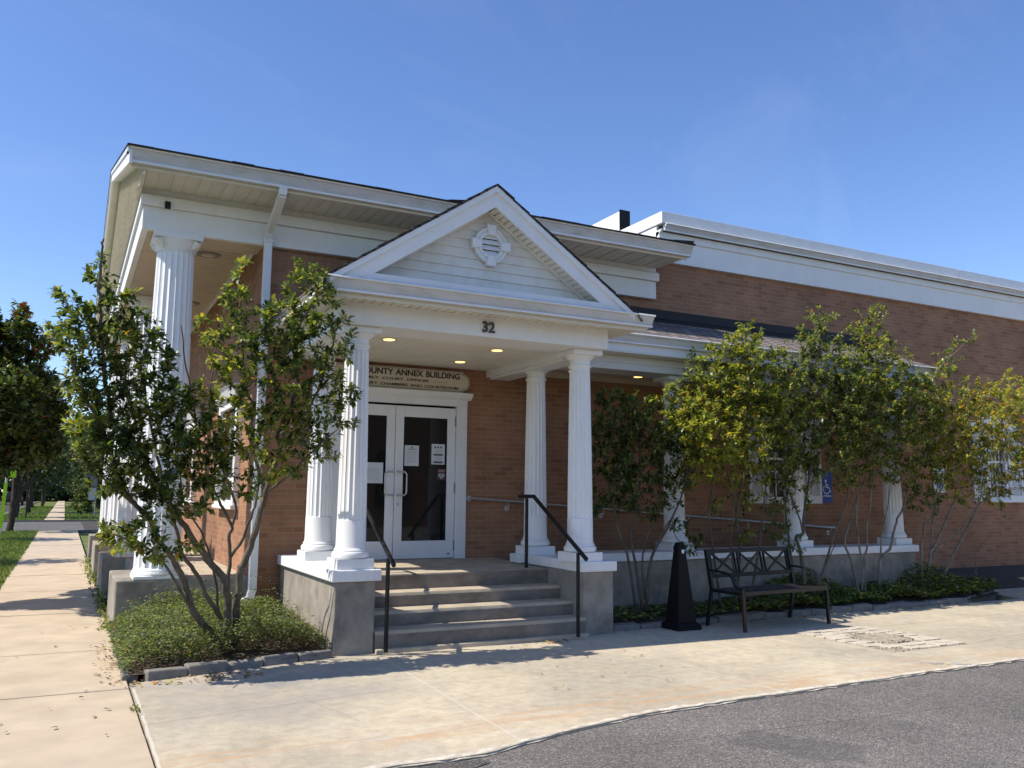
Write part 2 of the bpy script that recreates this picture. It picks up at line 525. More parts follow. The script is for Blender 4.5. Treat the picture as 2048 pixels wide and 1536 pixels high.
def text_mesh(s, size, depth=.004, bold=0.0, space=1.0, wspace=1.0, align='LEFT'):
    cu = bpy.data.curves.new('lettering', 'FONT')
    cu.body = s; cu.size = size; cu.extrude = depth/2; cu.offset = bold
    cu.space_character = space; cu.space_word = wspace; cu.align_x = align
    o = bpy.data.objects.new('lettering_source', cu)
    COL.objects.link(o)
    dg = bpy.context.evaluated_depsgraph_get()
    me = bpy.data.meshes.new_from_object(o.evaluated_get(dg))
    bpy.data.objects.remove(o); bpy.data.curves.remove(cu)
    vs = [tuple(v.co) for v in me.vertices]; fs = [tuple(p.vertices) for p in me.polygons]
    bpy.data.meshes.remove(me)
    return vs, fs

def put_text(mb, s, size, x, y, z, width=None, mi=0, **kw):
    """letters facing -Y with the baseline at z; starts at x (or fitted to end at x+width)"""
    vs, fs = text_mesh(s, size, **kw)
    xs = [v[0] for v in vs]
    k = 1.0
    if width: k = width/(max(xs)-min(xs))
    mb.add([(x+(v[0]-min(xs))*k, y-v[2], z+v[1]) for v in vs], fs, mi)
# ================================================================== THE SETTING
def st(mb, name, mat, **kw):
    o = mb.build(name, mat, **kw)
    o['kind'] = 'structure'
    return o

# base terrain to the horizon
b = MB(); b.box(-700, 700, -500, 1500, -.40, -.11); st(b, 'ground', M['turf'])
# asphalt lane in front (the viewer stands on its edge)
edge = [(.60, -30), (.60, 4.95), (1.1, 5.10), (1.71, 5.13), (2.02, 5.11), (2.48, 5.11), (2.83, 5.22), (3.05, 5.29), (3.53, 5.40), (4.05, 5.49), (4.8, 5.53), (5.62, 5.55), (7.3, 5.62), (8.8, 5.62), (14, 5.75), (26, 6.1), (60, 7)]
b = MB(); b.prism([(.3, -30)] + [(x-.05, y+.3) for x, y in edge[1:]] + [(60, -30)], 'z', -.10, -.022); st(b, 'lane_asphalt', M['asphalt'])
# concrete apron with a broken, slightly wavy street edge
pts = []
for i in range(1, len(edge)-1):
    (x0, y0), (x1, y1) = edge[i], edge[i+1]
    n = max(2, int(math.hypot(x1-x0, y1-y0)/.09)) if x0 < 12 else 4
    for k in range(n):
        t = k/n
        j = .013 if x0 < 12 else 0
        pts.append((x0+(x1-x0)*t+random.uniform(-j, j)*.3, y0+(y1-y0)*t+random.uniform(-j, j)))
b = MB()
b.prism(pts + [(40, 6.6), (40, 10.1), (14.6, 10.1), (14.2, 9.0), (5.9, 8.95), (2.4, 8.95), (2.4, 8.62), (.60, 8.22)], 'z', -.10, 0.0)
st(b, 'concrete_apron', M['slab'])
b = MB()     # worn pale arris of the apron, ragged along the asphalt
prev = None
for (x, y) in pts:
    if x > 14: break
    w = random.uniform(.03, .075); o_ = random.uniform(-.012, .012)
    q = [(x, y-.004+o_*.5, -.012+random.uniform(-.006, .004)), (x, y+.012, .003), (x, y+w, .0035)]
    if prev:
        b.add(prev+q, [(0, 3, 4, 1), (1, 4, 5, 2)])
    prev = q
st(b, 'apron_edge', M['arris'])
b = MB(); b.prism([(.62, 4.3), (1.3, 4.55), (1.9, 4.75), (2.45, 4.98), (2.42, 5.06), (1.7, 5.08), (.62, 4.9)], 'z', -.03, -.016); st(b, 'asphalt_patch', M['patch'])
# strip of asphalt rising to the wing wall
b = MB()
b.add([(13.2, 10.02, .012), (15.0, 10.08, .012), (40, 10.08, .016), (40, 11.3, .36), (16.3, 11.3, .335), (13.2, 11.3, .30)], [(0, 1, 2, 3, 4, 5)])
st(b, 'wall_asphalt', M['dark_asphalt'])

# sidewalk: separate slabs with open joints
b = MB()
js = [-12, -9.0, -6.0, -3, -1.2, .4, 1.9, 3.45, 4.97, 6.50, 8.03, 8.53, 10.08, 11.70]
while js[-1] < 40: js.append(js[-1]+1.53)
js[-1] = 41.2
for i in range(len(js)-1):
    dz = random.uniform(-.004, .004); g = .006
    b.box(-.86+random.uniform(-.01, .01), .585, js[i]+g, js[i+1]-g, -.10, dz-.002)
st(b, 'sidewalk', M['walk'], bevel=.006)
b = MB()
y = 56.0
while y < 420:
    b.box(-.95, .1, y+.008, y+3.04, -.10, .0); y += 3.05
st(b, 'far_sidewalk', M['walk'])
# turf strip between sidewalk and street, far lawns
b = MB(); b.box(-3.7, -.875, -20, 41, -.10, -.012); st(b, 'turf_strip', M['turf'])
b = MB(); b.box(-3.9, -3.70, -20, 41.2, -.10, .0); b.box(-3.9, -3.70, 56, 420, -.10, .0); b.box(-3.7, 12, 41.3, 41.5, -.10, -.001); b.box(-3.7, 30, 55.6, 55.85, -.10, .02)
st(b, 'kerb', M['stone'])
b = MB(); b.box(-14, -3.9, -60, 420, -.12, -.065); st(b, 'street', M['road'])
b = MB(); b.box(-60, 60, 41.6, 55.5, -.11, -.058); st(b, 'cross_street', M['road'])
b = MB()
for k in range(9):
    b.box(-3.2+k*.02, .9, 43.2+k*1.3, 43.42+k*1.3, -.0575, -.052)
st(b, 'crosswalk_marking', M['paint'])
b = MB(); b.box(-3.7, 30, 76, 80, -.10, -.005); st(b, 'driveway', M['asphalt'])

# planting beds
b = MB()
v, f = [], []
nx, ny = 22, 30
for j in range(ny+1):
    for i in range(nx+1):
        x = .60+(2.47-.60)*i/nx; y = 8.30+.20*i/nx*1.6+(11.1-8.3-.2*i/nx*1.6)*j/ny
        v.append((x, y, .045+.05*j/ny+random.uniform(-.012, .012)))
for j in range(ny):
    for i in range(nx):
        a = j*(nx+1)+i; f.append((a, a+1, a+nx+2, a+nx+1))
b.add(v, f); st(b, 'left_bed_soil', M['soil'], smooth='all')
b = MB()
v, f = [], []
nx, ny = 80, 12
for j in range(ny+1):
    for i in range(nx+1):
        x = 5.97+(14.35-5.97)*i/nx
        y0 = 9.0+max(0, (x-12.8)/1.6)**2*.5
        y1 = 9.96 if x < 12.95 else 10.15
        y = y0+(y1-y0)*j/ny
        v.append((x, y, .045+.05*math.sin(PI*j/ny)+random.uniform(-.012, .012)))
for j in range(ny):
    for i in range(nx):
        a = j*(nx+1)+i; f.append((a, a+1, a+nx+2, a+nx+1))
b.add(v, f); st(b, 'right_bed_soil', M['soil'], smooth='all')

b = MB(); b.box(7.93, 9.18, 6.46, 7.88, -.02, .003); st(b, 'patch_bed', M['mortar'])
# square patch of small pavers with a broken mortar centre
b = MB()
u = 8; w = 9
for i in range(u):
    for j in range(w):
        x0 = 7.94+i*.153; y0 = 6.47+j*.155
        cx, cy = x0+.075, y0+.075
        if abs(cx-8.52) < .34 and abs(cy-7.15) < .30: continue
        if (i, j) in ((0, 0), (1, 0), (0, 1)): continue
        g = .009; z = random.uniform(.008, .018)
        jj = lambda: random.uniform(-.006, .006)
        b.hexa([(x0+g, y0+g, -.02), (x0+.153-g, y0+g, -.02), (x0+.153-g, y0+.155-g, -.02), (x0+g, y0+.155-g, -.02),
                (x0+g+jj(), y0+g+jj(), z), (x0+.153-g+jj(), y0+g+jj(), z+jj()*.4), (x0+.153-g+jj(), y0+.155-g+jj(), z), (x0+g+jj(), y0+.155-g+jj(), z)])
st(b, 'paver_patch', M['paver'])
b = MB()
n = 18
v = []; f = []
for j in range(n+1):
    for i in range(n+1):
        x = -1+2*i/n; y = -1+2*j/n
        r = math.hypot(x, y)
        v.append((8.54+x*.36, 7.15+y*.33, (.010+.012*(r > .7)*random.random()+random.uniform(-.002, .004) if r < 1.05 else -.01)))
for j in range(n):
    for i in range(n):
        a = j*(n+1)+i; f.append((a, a+1, a+n+2, a+n+1))
b.add(v, f)
for k in range(60):
    a = random.uniform(0, 2*PI); r = random.uniform(.27, .37)
    x, y, s = 8.54+r*math.cos(a), 7.15+r*.95*math.sin(a), random.uniform(.005, .017)
    b.box(x-s, x+s*.8, y-s*.9, y+s, .008, .012+s*1.0)
for k in range(30):
    x, y, s = random.uniform(7.95, 8.25), random.uniform(6.45, 6.72), random.uniform(.006, .016)
    b.box(x-s, x+s, y-s, y+s, -.002, .004+s*.6)
st(b, 'broken_mortar', M['mortar'])
b = MB()
for k in range(40):
    t = random.random(); x = 7.72+t*.36+random.uniform(-.05, .05); y = 5.66+(1-t)*.26+random.uniform(-.03, .03); s = random.uniform(.008, .03)
    b.add([(x-s, y-s*.5, .003), (x+s, y-s*.4, .0035), (x+s*.8, y+s*.5, .003), (x-s*.7, y+s*.6, .0035)], [(0, 1, 2, 3)])
st(b, 'paint_splash', M['paint'])

# ================================================================== THE BUILDING
BLD = empty('annex_building', (2.1, 11.2, 0))
tag(BLD, 'brick courthouse annex with white columned entrance porch, side portico and long rear wing', 'building')
def part(mb, name, mat, **kw): return mb.build(name, mat, BLD, **kw)

# ---- masonry
W = 11.2
LW0, LW1, LZ0, LZ1 = 12.25, 13.55, 1.46, 2.92       # window opening of the left (portico) wall
b = MB()
# front wall with door and ramp window openings: built as butted blocks
def wallx(b, x0, x1, z0, z1, y0=W, y1=W+.30): b.box(x0, x1, y0, y1, z0, z1)
DX0, DX1, DZ = 3.02, 4.96, 2.90
wallx(b, 2.1, DX0, -.1, 5.4); wallx(b, DX0, DX1, DZ, 5.4); wallx(b, DX0, DX1, -.1, .70)
wallx(b, DX1, 10.72, -.1, 5.4)
wallx(b, 10.72, 11.70, -.1, 1.55); wallx(b, 10.72, 11.70, 3.05, 5.4)
wallx(b, 11.70, 16.80, -.1, 5.6)
wallx(b, 16.80, 17.46, -.1, 1.60); wallx(b, 16.80, 17.46, 3.20, 5.6)
wallx(b, 17.46, 48, -.1, 5.6); wallx(b, 10.72, 11.7, 5.4, 5.6); wallx(b, 16.8, 17.46, 5.6, 5.7)
wallx(b, 8.48, 10.72, 5.4, 5.6)
part(b, 'brick_wall', M['brick'])
b = MB()
b.box(2.1, 2.4, W+.30, LW0, -.1, 4.95); b.box(2.1, 2.4, LW0, LW1, -.1, LZ0); b.box(2.1, 2.4, LW0, LW1, LZ1, 4.95)
b.box(2.1, 2.4, LW1, 16.6, -.1, 4.95); b.box(2.1, 2.4, 16.6, 17.9, -.1, LZ0); b.box(2.1, 2.4, 16.6, 17.9, LZ1, 4.95); b.box(2.1, 2.4, 17.9, 24.0, -.1, 4.95)
part(b, 'brick_side_wall', M['brick_side'])
b = MB(); b.box(2.45, 47.9, 23.6, 23.9, -.1, 5.6); part(b, 'brick_back_wall', M['brick'])
b = MB(); b.box(8.6, 8.9, 11.55, 23.5, 5.0, 6.0); part(b, 'wing_end_wall', M['brick_side'])

# ---- main cornice on the street-side front
b = MB()
b.box(.62, 8.39, 11.10, W-.003, 4.83, 5.12)                                # frieze board
b.box(.62, .70, 11.20, 23.7, 4.832, 5.118)                                  # its return along the portico
part(b, 'frieze_board', M['white'], bevel=.006)
b = MB()
b.box(.585, 8.42, 11.045, 11.16, 5.12, 5.256); b.box(.585, .70, 11.16, 23.7, 5.12, 5.256)
b.prism([(11.045, 5.256), (11.07, 5.275), (11.15, 5.275), (11.15, 5.256)], 'x', .60, 8.41)
part(b, 'cornice_band', M['white'], bevel=.006)
b = MB(); b.box(.586, 8.38, 11.085, W-.004, 5.275, 5.36); part(b, 'frieze_cap', M['white'])
# beam box behind the frieze over the portico
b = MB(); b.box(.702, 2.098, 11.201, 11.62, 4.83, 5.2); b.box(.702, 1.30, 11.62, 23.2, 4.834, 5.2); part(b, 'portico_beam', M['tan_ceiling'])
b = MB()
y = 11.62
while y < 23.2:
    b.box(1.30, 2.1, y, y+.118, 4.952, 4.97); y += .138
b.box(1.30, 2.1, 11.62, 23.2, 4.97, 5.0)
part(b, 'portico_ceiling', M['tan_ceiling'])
b = MB(); b.box(2.04, 2.099, 11.62, 23.2, 4.89, 4.952); part(b, 'ceiling_trim', M['white'])
for (x, y) in ((1.57, 12.38), (1.74, 15.8), (1.70, 19.4)):
    b = MB(); b.lathe([(4.945, .10), (4.938, .10), (4.932, .115), (4.938, .165), (4.951, .17)], (x, y), 32)
    o = part(b, 'ceiling_vent', M['grey'], smooth=True)
    b = MB(); b.lathe([(4.928, .085), (4.934, .098)], (x, y), 24); b.build('vent_core', M['tan_ceiling'], o)

def corr(b, x0, x1, y0, y1, z, per, dep):
    """ribbed soffit panels, ribs across (along Y)"""
    b.box(x0, x1, y0, y1, z+dep, z+dep+.02)
    x = x0
    while x < x1-per*.4:
        b.box(x+per*.06, min(x1, x+per*.46), y0, y1, z, z+dep+.001)
        b.box(x+per*.52, min(x1, x+per*.94), y0, y1, z+dep*.45, z+dep+.001)
        x += per
b = MB(); corr(b, .586, 8.42, 10.34, 11.085, 5.335, .30, .012); part(b, 'eave_soffit', M['soffit'])
def gutter_prof(y, z0, z1, d=.13):
    h = z1-z0
    return [(y+d, z1-.004), (y+d, z0), (y+d*.50, z0), (y+d*.44, z0+h*.06), (y+d*.44, z0+h*.15), (y+d*.50, z0+h*.17), (y+d*.42, z0+h*.36), (y+d*.27, z0+h*.60), (y+d*.16, z0+h*.74), (y+d*.13, z0+h*.80), (y, z0+h*.83), (y, z1), (y+.012, z1), (y+.012, z1-.012), (y+d-.01, z1-.012)]
def gutter_run(name, y, z0, z1, d, x0, x1):
    b = MB(); b.prism(gutter_prof(y, z0, z1, d), 'x', x0, x1); o = part(b, name, M['trough'], smooth=25)
    b = MB(); b.prism([(y-.002, z1-(z1-z0)*.17), (y-.012, z1-.014), (y-.006, z1+.001), (y+.012, z1+.004), (y+.012, z1-.01), (y-.0005, z1-.02)], 'x', x0-.004, x1+.004); b.build('lip', M['gutter'], o)  # paler lip: light on the upturned edge put into the colour
    b = MB(); b.prism([(y+d*.43, z0-.004), (y+d*.405, z0+.004), (y+d*.405, z0+(z1-z0)*.15), (y+d*.435, z0+(z1-z0)*.16)], 'x', x0, x1); b.build('bead', M['gutter'], o)
    return o
gutter_run('eave_gutter', 10.20, 5.345, 5.515, .13, .40, 8.45)
b = MB(); b.box(.42, 8.42, 10.331, 10.352, 5.31, 5.50); part(b, 'eave_fascia', M['soffit'])
# gable on the street side: clapboards, rake boards, soffits
RY, RZ, SL = 17.4, 7.67, .30
def rz_(y): return RZ-SL*abs(y-RY)
b = MB()
z = 5.256
while z < 7.5:
    z1 = min(z+.118, 7.52)
    def yr(zz): return min((RZ-.16-zz)/SL, RY-10.36)
    a, c = yr(z), yr(z1)
    if c > .05:
        b.hexa([(.542, RY-a, z), (.542, RY+a, z), (.584, RY+a, z), (.584, RY-a, z), (.564, RY-c, z1), (.564, RY+c, z1), (.584, RY+c, z1), (.584, RY-c, z1)])
    z += .118
part(b, 'gable_siding', M['cream'])
b = MB()
b.prism([(10.36, 5.345), (11.03, 5.345), (11.03, 5.256), (10.36, 5.36)], 'x', .55, .583); part(b, 'gable_corner_trim', M['cream'])
for sgn in (-1, 1):
    def q(d, z): return (RY+sgn*d, z)
    D = RY-10.22
    b = MB(); b.prism([q(0, RZ-.02), q(D, RZ-.02-SL*D), q(D, RZ-.20-SL*D), q(0, RZ-.20)], 'x', .395, .425); part(b, 'rake_board', M['white'])
    b = MB(); b.prism([q(0, RZ+.0), q(D, RZ+.0-SL*D), q(D, RZ-.06-SL*D), q(0, RZ-.06)], 'x', .375, .3945); part(b, 'rake_trim', M['gutter'])
    b = MB(); b.prism([q(0, RZ-.165), q(D-.1, RZ-.165-SL*(D-.1)), q(D-.1, RZ-.185-SL*(D-.1)), q(0, RZ-.185)], 'x', .426, .56); part(b, 'rake_soffit', M['soffit'])
# roof planes
b = MB()
D = RY-10.17
for sgn in (-1, 1):
    q = lambda d, z: (RY+sgn*d, z)
    b.prism([q(0, RZ+.022), q(D, RZ+.022-SL*D), q(D, RZ+.002-SL*D), q(0, RZ+.002)], 'x', .365, 8.46 if sgn < 0 else 8.40)
part(b, 'main_roof', M['roofdark'])
b = MB()   # ragged shingle edge over the gutter, one tab lifted
x = .37
while x < 8.44:
    w = random.uniform(.22, .34); w = min(w, 8.45-x); d = random.uniform(0, .02)
    b.box(x+.003, x+w-.003, 10.165-d*.6, 10.5, 5.513, 5.519+random.uniform(0, .009)); x += w
b.hexa([(4.30, 10.17, 5.53), (4.62, 10.17, 5.53), (4.62, 10.45, 5.6), (4.30, 10.45, 5.6), (4.30, 10.17, 5.536), (4.62, 10.15, 5.575), (4.62, 10.45, 5.63), (4.30, 10.45, 5.61)])
b.hexa([(8.05, 10.17, 5.53), (8.42, 10.17, 5.53), (8.42, 10.45, 5.6), (8.05, 10.45, 5.6), (8.05, 10.17, 5.54), (8.42, 10.15, 5.565), (8.42, 10.45, 5.63), (8.05, 10.45, 5.61)])
part(b, 'shingle_edge', M['roofdark'])
b = MB(); b.box(.86, .925, 11.0, 11.046, 5.10, 5.185); part(b, 'junction_box', M['dark'])

# ---- downspout at the corner
b = MB()
def rect_path(b, pts, w, d):
    for i in range(len(pts)-1): b.beam(pts[i], pts[i+1], w, d, up=(0, 1, 0.001))
rect_path(b, [(2.13, 10.27, 5.36), (2.13, 10.30, 5.26), (2.13, 10.98, 4.98), (2.13, 11.05, 4.90), (2.13, 11.05, .42)], .10, .075)
rect_path(b, [(2.13, 11.05, .45), (2.10, 11.03, .33), (1.96, 10.98, .27), (1.86, 10.95, .26)], .10, .075)
o = part(b, 'downspout', M['gutter'], bevel=.008)
for z in (4.86, 3.2, 1.4):
    b = MB(); b.box(2.07, 2.19, 11.006, 11.10, z, z+.03); b.build('strap', M['gutter'], o)

# ---- portico plinths and giant columns
PY = [11.37, 15.30, 19.20, 23.10]
for i, y in enumerate(PY):
    b = MB(); b.box(.59, 1.46, y-.28, y+1.25 if i < 3 else y+.6, -.1, .60)
    part(b, 'pier', M['concrete'], bevel=.018)
b = MB(); b.box(.92, 2.098, 11.10, 24, -.1, .585); part(b, 'portico_wall', M['concrete'], bevel=.012)
b = MB(); b.box(.93, 2.097, 11.11, 23.99, .585, .596); part(b, 'portico_floor', M['tread'])
for y in PY:
    r0, r1 = .262, .222
    prof = []
    b = MB()
    b.lathe([(.70, r0+.01, 0), (.72, r0, .0), (.73, r0, .020)] + [(.73+(4.62-.73)*t, r0+(r1-r0)*t**1.5, .020) for t in (.2, .4, .6, .8, 1.0)] + [(4.625, r1, 0), (4.66, r1-.004, 0)], (1.05, y), 160, 20)
    c = part(b, 'giant_column', M['col_white'], smooth=30)
    b = MB(); b.box(.775, 1.325, y-.275, y+.275, .60, .64); b.lathe([(.64, .275), (.655, .285), (.69, .275), (.705, .255)], (1.05, y), 40); b.build('base', M['white'], c, bevel=.006)
    b = MB()
    b.lathe([(4.64, r1+.004), (4.66, r1+.012), (4.69, r1+.025), (4.745, r1+.068), (4.765, r1+.075)], (1.05, y), 40)
    for sx in (-1, 1):
        for sy in (-1, 1):     # small corner leaves of the capital
            b.tube([(1.05+sx*.17, y+sy*.17, 4.665), (1.05+sx*.20, y+sy*.20, 4.71), (1.05+sx*.235, y+sy*.235, 4.755)], [.02, .04, .05], 8)
    b.box(1.05-.29, 1.05+.29, y-.29, y+.29, 4.765, 4.828)
    b.build('capital', M['white'], c, smooth=40)

# ---- window of the portico wall
def wall_window(y0, y1):
    b = MB()
    b.box(2.02, 2.10, y0-.14, y0, LZ0, LZ1); b.box(2.02, 2.10, y1, y1+.14, LZ0, LZ1); b.box(2.03, 2.10, y0, y1, LZ1-.08, LZ1); b.box(2.03, 2.10, y0, y1, LZ0, LZ0+.06)
    o = part(b, 'side_window', M['white'], bevel=.005)
    b = MB(); b.prism([(2.02, LZ1), (1.98, LZ1+.05), (1.93, LZ1+.17), (1.90, LZ1+.20), (2.10, LZ1+.20), (2.10, LZ1)], 'y', y0-.22, y1+.22); b.build('head_trim', M['white'], o)
    b = MB(); b.box(1.99, 2.12, y0-.17, y1+.17, LZ0-.06, LZ0); b.build('sill', M['white'], o, bevel=.005)
    b = MB(); b.box(2.20, 2.215, y0, y1, LZ0, LZ1); b.build('pane', M['wglass'], o)
    b = MB()
    for k in range(4): yy = y0+(y1-y0)*k/3; b.box(2.17, 2.198, yy-.02, yy+.02, LZ0, LZ1)
    for k in range(5): zz = LZ0+(LZ1-LZ0)*k/4; b.box(2.171, 2.197, y0, y1, zz-.02, zz+.02)
    b.build('sash', M['white'], o)
wall_window(LW0, LW1); wall_window(16.6, 17.9)

# ---- wing: frieze, cornice gutter, coping
XW = 8.47
b = MB(); b.box(XW, 48, 11.13, 11.197, 5.50, 5.87); part(b, 'wing_frieze', M['white'])
b = MB(); b.box(XW, 48, 11.10, 11.197, 5.87, 6.0); part(b, 'wing_fascia', M['white'], bevel=.006)
b = MB(); b.box(XW+.03, 48, 11.06, 11.197, 6.0, 6.045); part(b, 'wing_shadow_strip', M['roofdark'])  # dark strip drawn in as the shadow under the wing gutter
gutter_run('wing_gutter', 10.97, 6.0, 6.115, .11, XW+.06, 48)
b = MB()
for a, c in ((XW, 10.35), (10.352, 13.2), (13.202, 16.05), (16.052, 18.9), (18.902, 48)):
    b.box(a+.001, c-.001, 11.02, 11.30, 6.12, 6.32)
b.box(XW, XW+.25, 11.301, 23.6, 6.12, 6.32)
part(b, 'wing_coping', M['gutter'], bevel=.006)
b = MB(); b.box(XW+.02, XW+.07, 11.198, 23.5, 5.5, 6.118); part(b, 'wing_end_panel', M['white'])
b = MB(); b.prism([(11.03, 6.02), (11.19, 6.02), (11.19, 5.90), (11.10, 5.96)], 'x', XW, XW+.05); part(b, 'cornice_return', M['white'])
b = MB(); b.box(XW+.3, 48, 11.31, 23.5, 6.0, 6.05); part(b, 'wing_roof', M['roofdark'])
b = MB(); b.box(9.01, 9.225, 13.02, 19, 6.05, 7.0); o = part(b, 'parapet', M['white'])
b = MB(); b.box(9.0, 9.235, 13.0, 13.018, 6.05, 7.03); b.build('end_cap', M['dark'], o)

# ---- entrance porch: plinth walls, floor, steps, ramp
b = MB()
b.box(2.50, 2.93, 8.71, 11.197, -.1, .73)
part(b, 'stair_wall', M['concrete'], bevel=.012)
b = MB()
b.box(5.50, 5.92, 8.75, 10.46, -.1, .73); b.box(5.922, 12.90, 9.96, 10.45, -.1, .728)
part(b, 'ramp_wall', M['concrete'], bevel=.012)
b = MB(); b.box(2.455, 2.96, 9.12, 11.195, .73, .85); b.box(2.455, 2.985, 8.675, 9.12, .73, .851); o = part(b, 'ledge_cap', M['col_white'], bevel=.012)
b = MB(); b.box(5.45, 5.955, 8.715, 9.15, .73, .851); b.box(5.475, 5.94, 9.15, 10.49, .73, .85); b.box(5.40, 5.475, 10.17, 10.47, .732, .848); b.box(5.94, 12.95, 9.92, 10.49, .731, .849)
part(b, 'ledge_cap', M['col_white'], bevel=.012)
FX0, FX1 = 2.932, 5.498
b = MB()
b.hexa([(FX0, 9.60, .30), (FX1, 9.60, .30), (FX1, 11.198, .30), (FX0, 11.198, .30), (FX0, 9.60, .70), (FX1, 9.60, .70), (FX1, 11.198, .742), (FX0, 11.198, .742)])
b.hexa([(FX1, 10.49, .30), (13.2, 10.49, -.1), (13.2, 11.198, -.1), (FX1, 11.198, .30), (FX1, 10.49, .725), (13.2, 10.49, .25), (13.2, 11.198, .27), (FX1, 11.198, .742)])
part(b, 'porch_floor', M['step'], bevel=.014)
b = MB(); b.hexa([(FX0, 9.612, .69), (FX1, 9.612, .69), (FX1, 11.19, .73), (FX0, 11.19, .73), (FX0, 9.612, .703), (FX1, 9.612, .703), (FX1, 11.19, .745), (FX0, 11.19, .745)]); part(b, 'floor_lit_top', M['tread'])  # thin pale sheet, so the floor top carries the sunlight in its colour
def worn_step(b, y, y1, z0, z1):
    n = 26
    prof = [random.uniform(-.010, .006) for _ in range(n+1)]
    for k in range(n):
        xa = FX0+(FX1-FX0)*k/n; xb = FX0+(FX1-FX0)*(k+1)/n
        pa, pb = prof[k], prof[k+1]
        c = .014
        poly0 = [(xa, y1, z0), (xa, y+.012, z0), (xa, y+pa*.4, z1-c-.02), (xa, y+c+pa*.3, z1), (xa, y1, z1)]
        poly1 = [(xb, y1, z0), (xb, y+.012, z0), (xb, y+pb*.4, z1-c-.02), (xb, y+c+pb*.3, z1), (xb, y1, z1)]
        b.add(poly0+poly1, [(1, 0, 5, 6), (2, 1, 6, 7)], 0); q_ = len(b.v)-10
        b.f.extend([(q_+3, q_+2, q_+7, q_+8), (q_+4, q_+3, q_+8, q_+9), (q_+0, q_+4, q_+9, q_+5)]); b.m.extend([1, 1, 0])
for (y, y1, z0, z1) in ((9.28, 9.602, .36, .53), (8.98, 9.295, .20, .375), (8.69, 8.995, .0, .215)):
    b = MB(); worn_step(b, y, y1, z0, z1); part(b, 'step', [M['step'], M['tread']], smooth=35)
b = MB(); b.box(FX0, FX1, 8.62, 8.70, -.08, .045); part(b, 'step_pad', M['tread'], bevel=.01)

# ---- small fluted columns
def small_column(x, y, z0=.85, ztop=3.40):
    b = MB()
    r0, r1 = .157, .127
    k = []
    for t in np.linspace(0, 1, 8):
        z = z0+.505+(ztop-.255-z0-.505)*t
        k.append((z, r0-.004+(r1-r0+.004)*t**1.35, .013))
    b.lathe([(z0+.21, r0+.006, 0), (z0+.24, r0, 0), (z0+.49, r0-.003, 0), (z0+.50, r0-.004, 0)] + k + [(ztop-.25, r1, 0), (ztop-.205, r1-.001, 0)], (x, y), 144, 18)
    c = part(b, 'porch_column', M['col_white'], smooth=30)
    b = MB(); b.box(x-.195, x+.195, y-.195, y+.195, z0, z0+.105)
    b.lathe([(z0+.105, .175), (z0+.115, .192), (z0+.145, .199), (z0+.172, .188), (z0+.178, .173), (z0+.19, .177), (z0+.205, .170), (z0+.215, .160)], (x, y), 40)
    b.build('base', M['col_white'], c, smooth=40)
    b = MB()
    b.lathe([(ztop-.215, r1+.004), (ztop-.20, r1+.016), (ztop-.185, r1+.016), (ztop-.175, r1), (ztop-.12, r1+.001), (ztop-.105, r1+.02), (ztop-.075, r1+.052), (ztop-.062, r1+.055)], (x, y), 40)
    b.box(x-.205, x+.205, y-.205, y+.205, ztop-.062, ztop-.002)
    b.build('capital', M['col_white'], c, smooth=40)
for x, y in ((2.71, 8.90), (5.57, 8.94), (2.71, 10.22), (5.66, 10.22), (8.00, 10.22), (10.40, 10.22), (12.72, 10.22)):
    small_column(x, y)

# ---- porch entablature
b = MB(); b.box(2.44, 5.765, 8.60, 8.64, 3.40, 3.635); b.box(2.44, 5.765, 8.64, 9.14, 3.402, 3.635); part(b, 'porch_beam', M['white'], bevel=.005)
b = MB(); b.box(2.44, 2.90, 9.14, 11.10, 3.36, 3.635); part(b, 'porch_side_beam', M['white'], bevel=.005)
b = MB(); b.box(5.36, 5.80, 9.14, 11.195, 3.33, 3.635); b.box(5.42, 5.74, 9.145, 11.19, 3.302, 3.33); part(b, 'porch_side_beam', M['white'], bevel=.005)
b = MB()
x = 2.90
while x < 5.36:
    b.box(x, min(5.36, x+.083), 9.14, 11.195, 3.425, 3.44); x += .089
b.box(2.9, 5.36, 9.14, 11.195, 3.44, 3.46)
part(b, 'porch_ceiling', M['ceiling'])
b = MB(); corr(b, 2.12, 6.14, 8.29, 8.60, 3.628, .105, .010); part(b, 'porch_soffit', M['soffit'])
b = MB(); b.box(5.80, 6.12, 8.60, 9.62, 3.636, 3.66); part(b, 'porch_side_soffit', M['soffit'])
b = MB(); b.box(2.14, 2.44, 8.60, 11.1, 3.636, 3.66); part(b, 'porch_side_soffit', M['soffit'])
o = gutter_run('porch_gutter', 8.175, 3.645, 3.785, .12, 2.17, 6.16)
b = MB(); b.prism([(x_, z_) for x_, z_ in [(2.17+q[0]-8.175, q[1]) for q in gutter_prof(8.175, 3.645, 3.785, .12)]], 'y', 8.30, 11.19); b.build('gutter_return', M['gutter'], o, smooth=25)
b = MB(); b.box(2.2, 6.13, 8.296, 8.315, 3.60, 3.78); b.box(5.9, 6.12, 8.315, 9.55, 3.662, 3.76); part(b, 'porch_fascia', M['soffit'])
b = MB(); b.hexa([(2.2, 8.20, 3.772), (6.1, 8.20, 3.772), (6.1, 8.46, 3.772), (2.2, 8.46, 3.772), (2.2, 8.20, 3.778), (6.1, 8.20, 3.778), (6.1, 8.46, 3.80), (2.2, 8.46, 3.80)]); part(b, 'pent_flashing', M['gutter'])
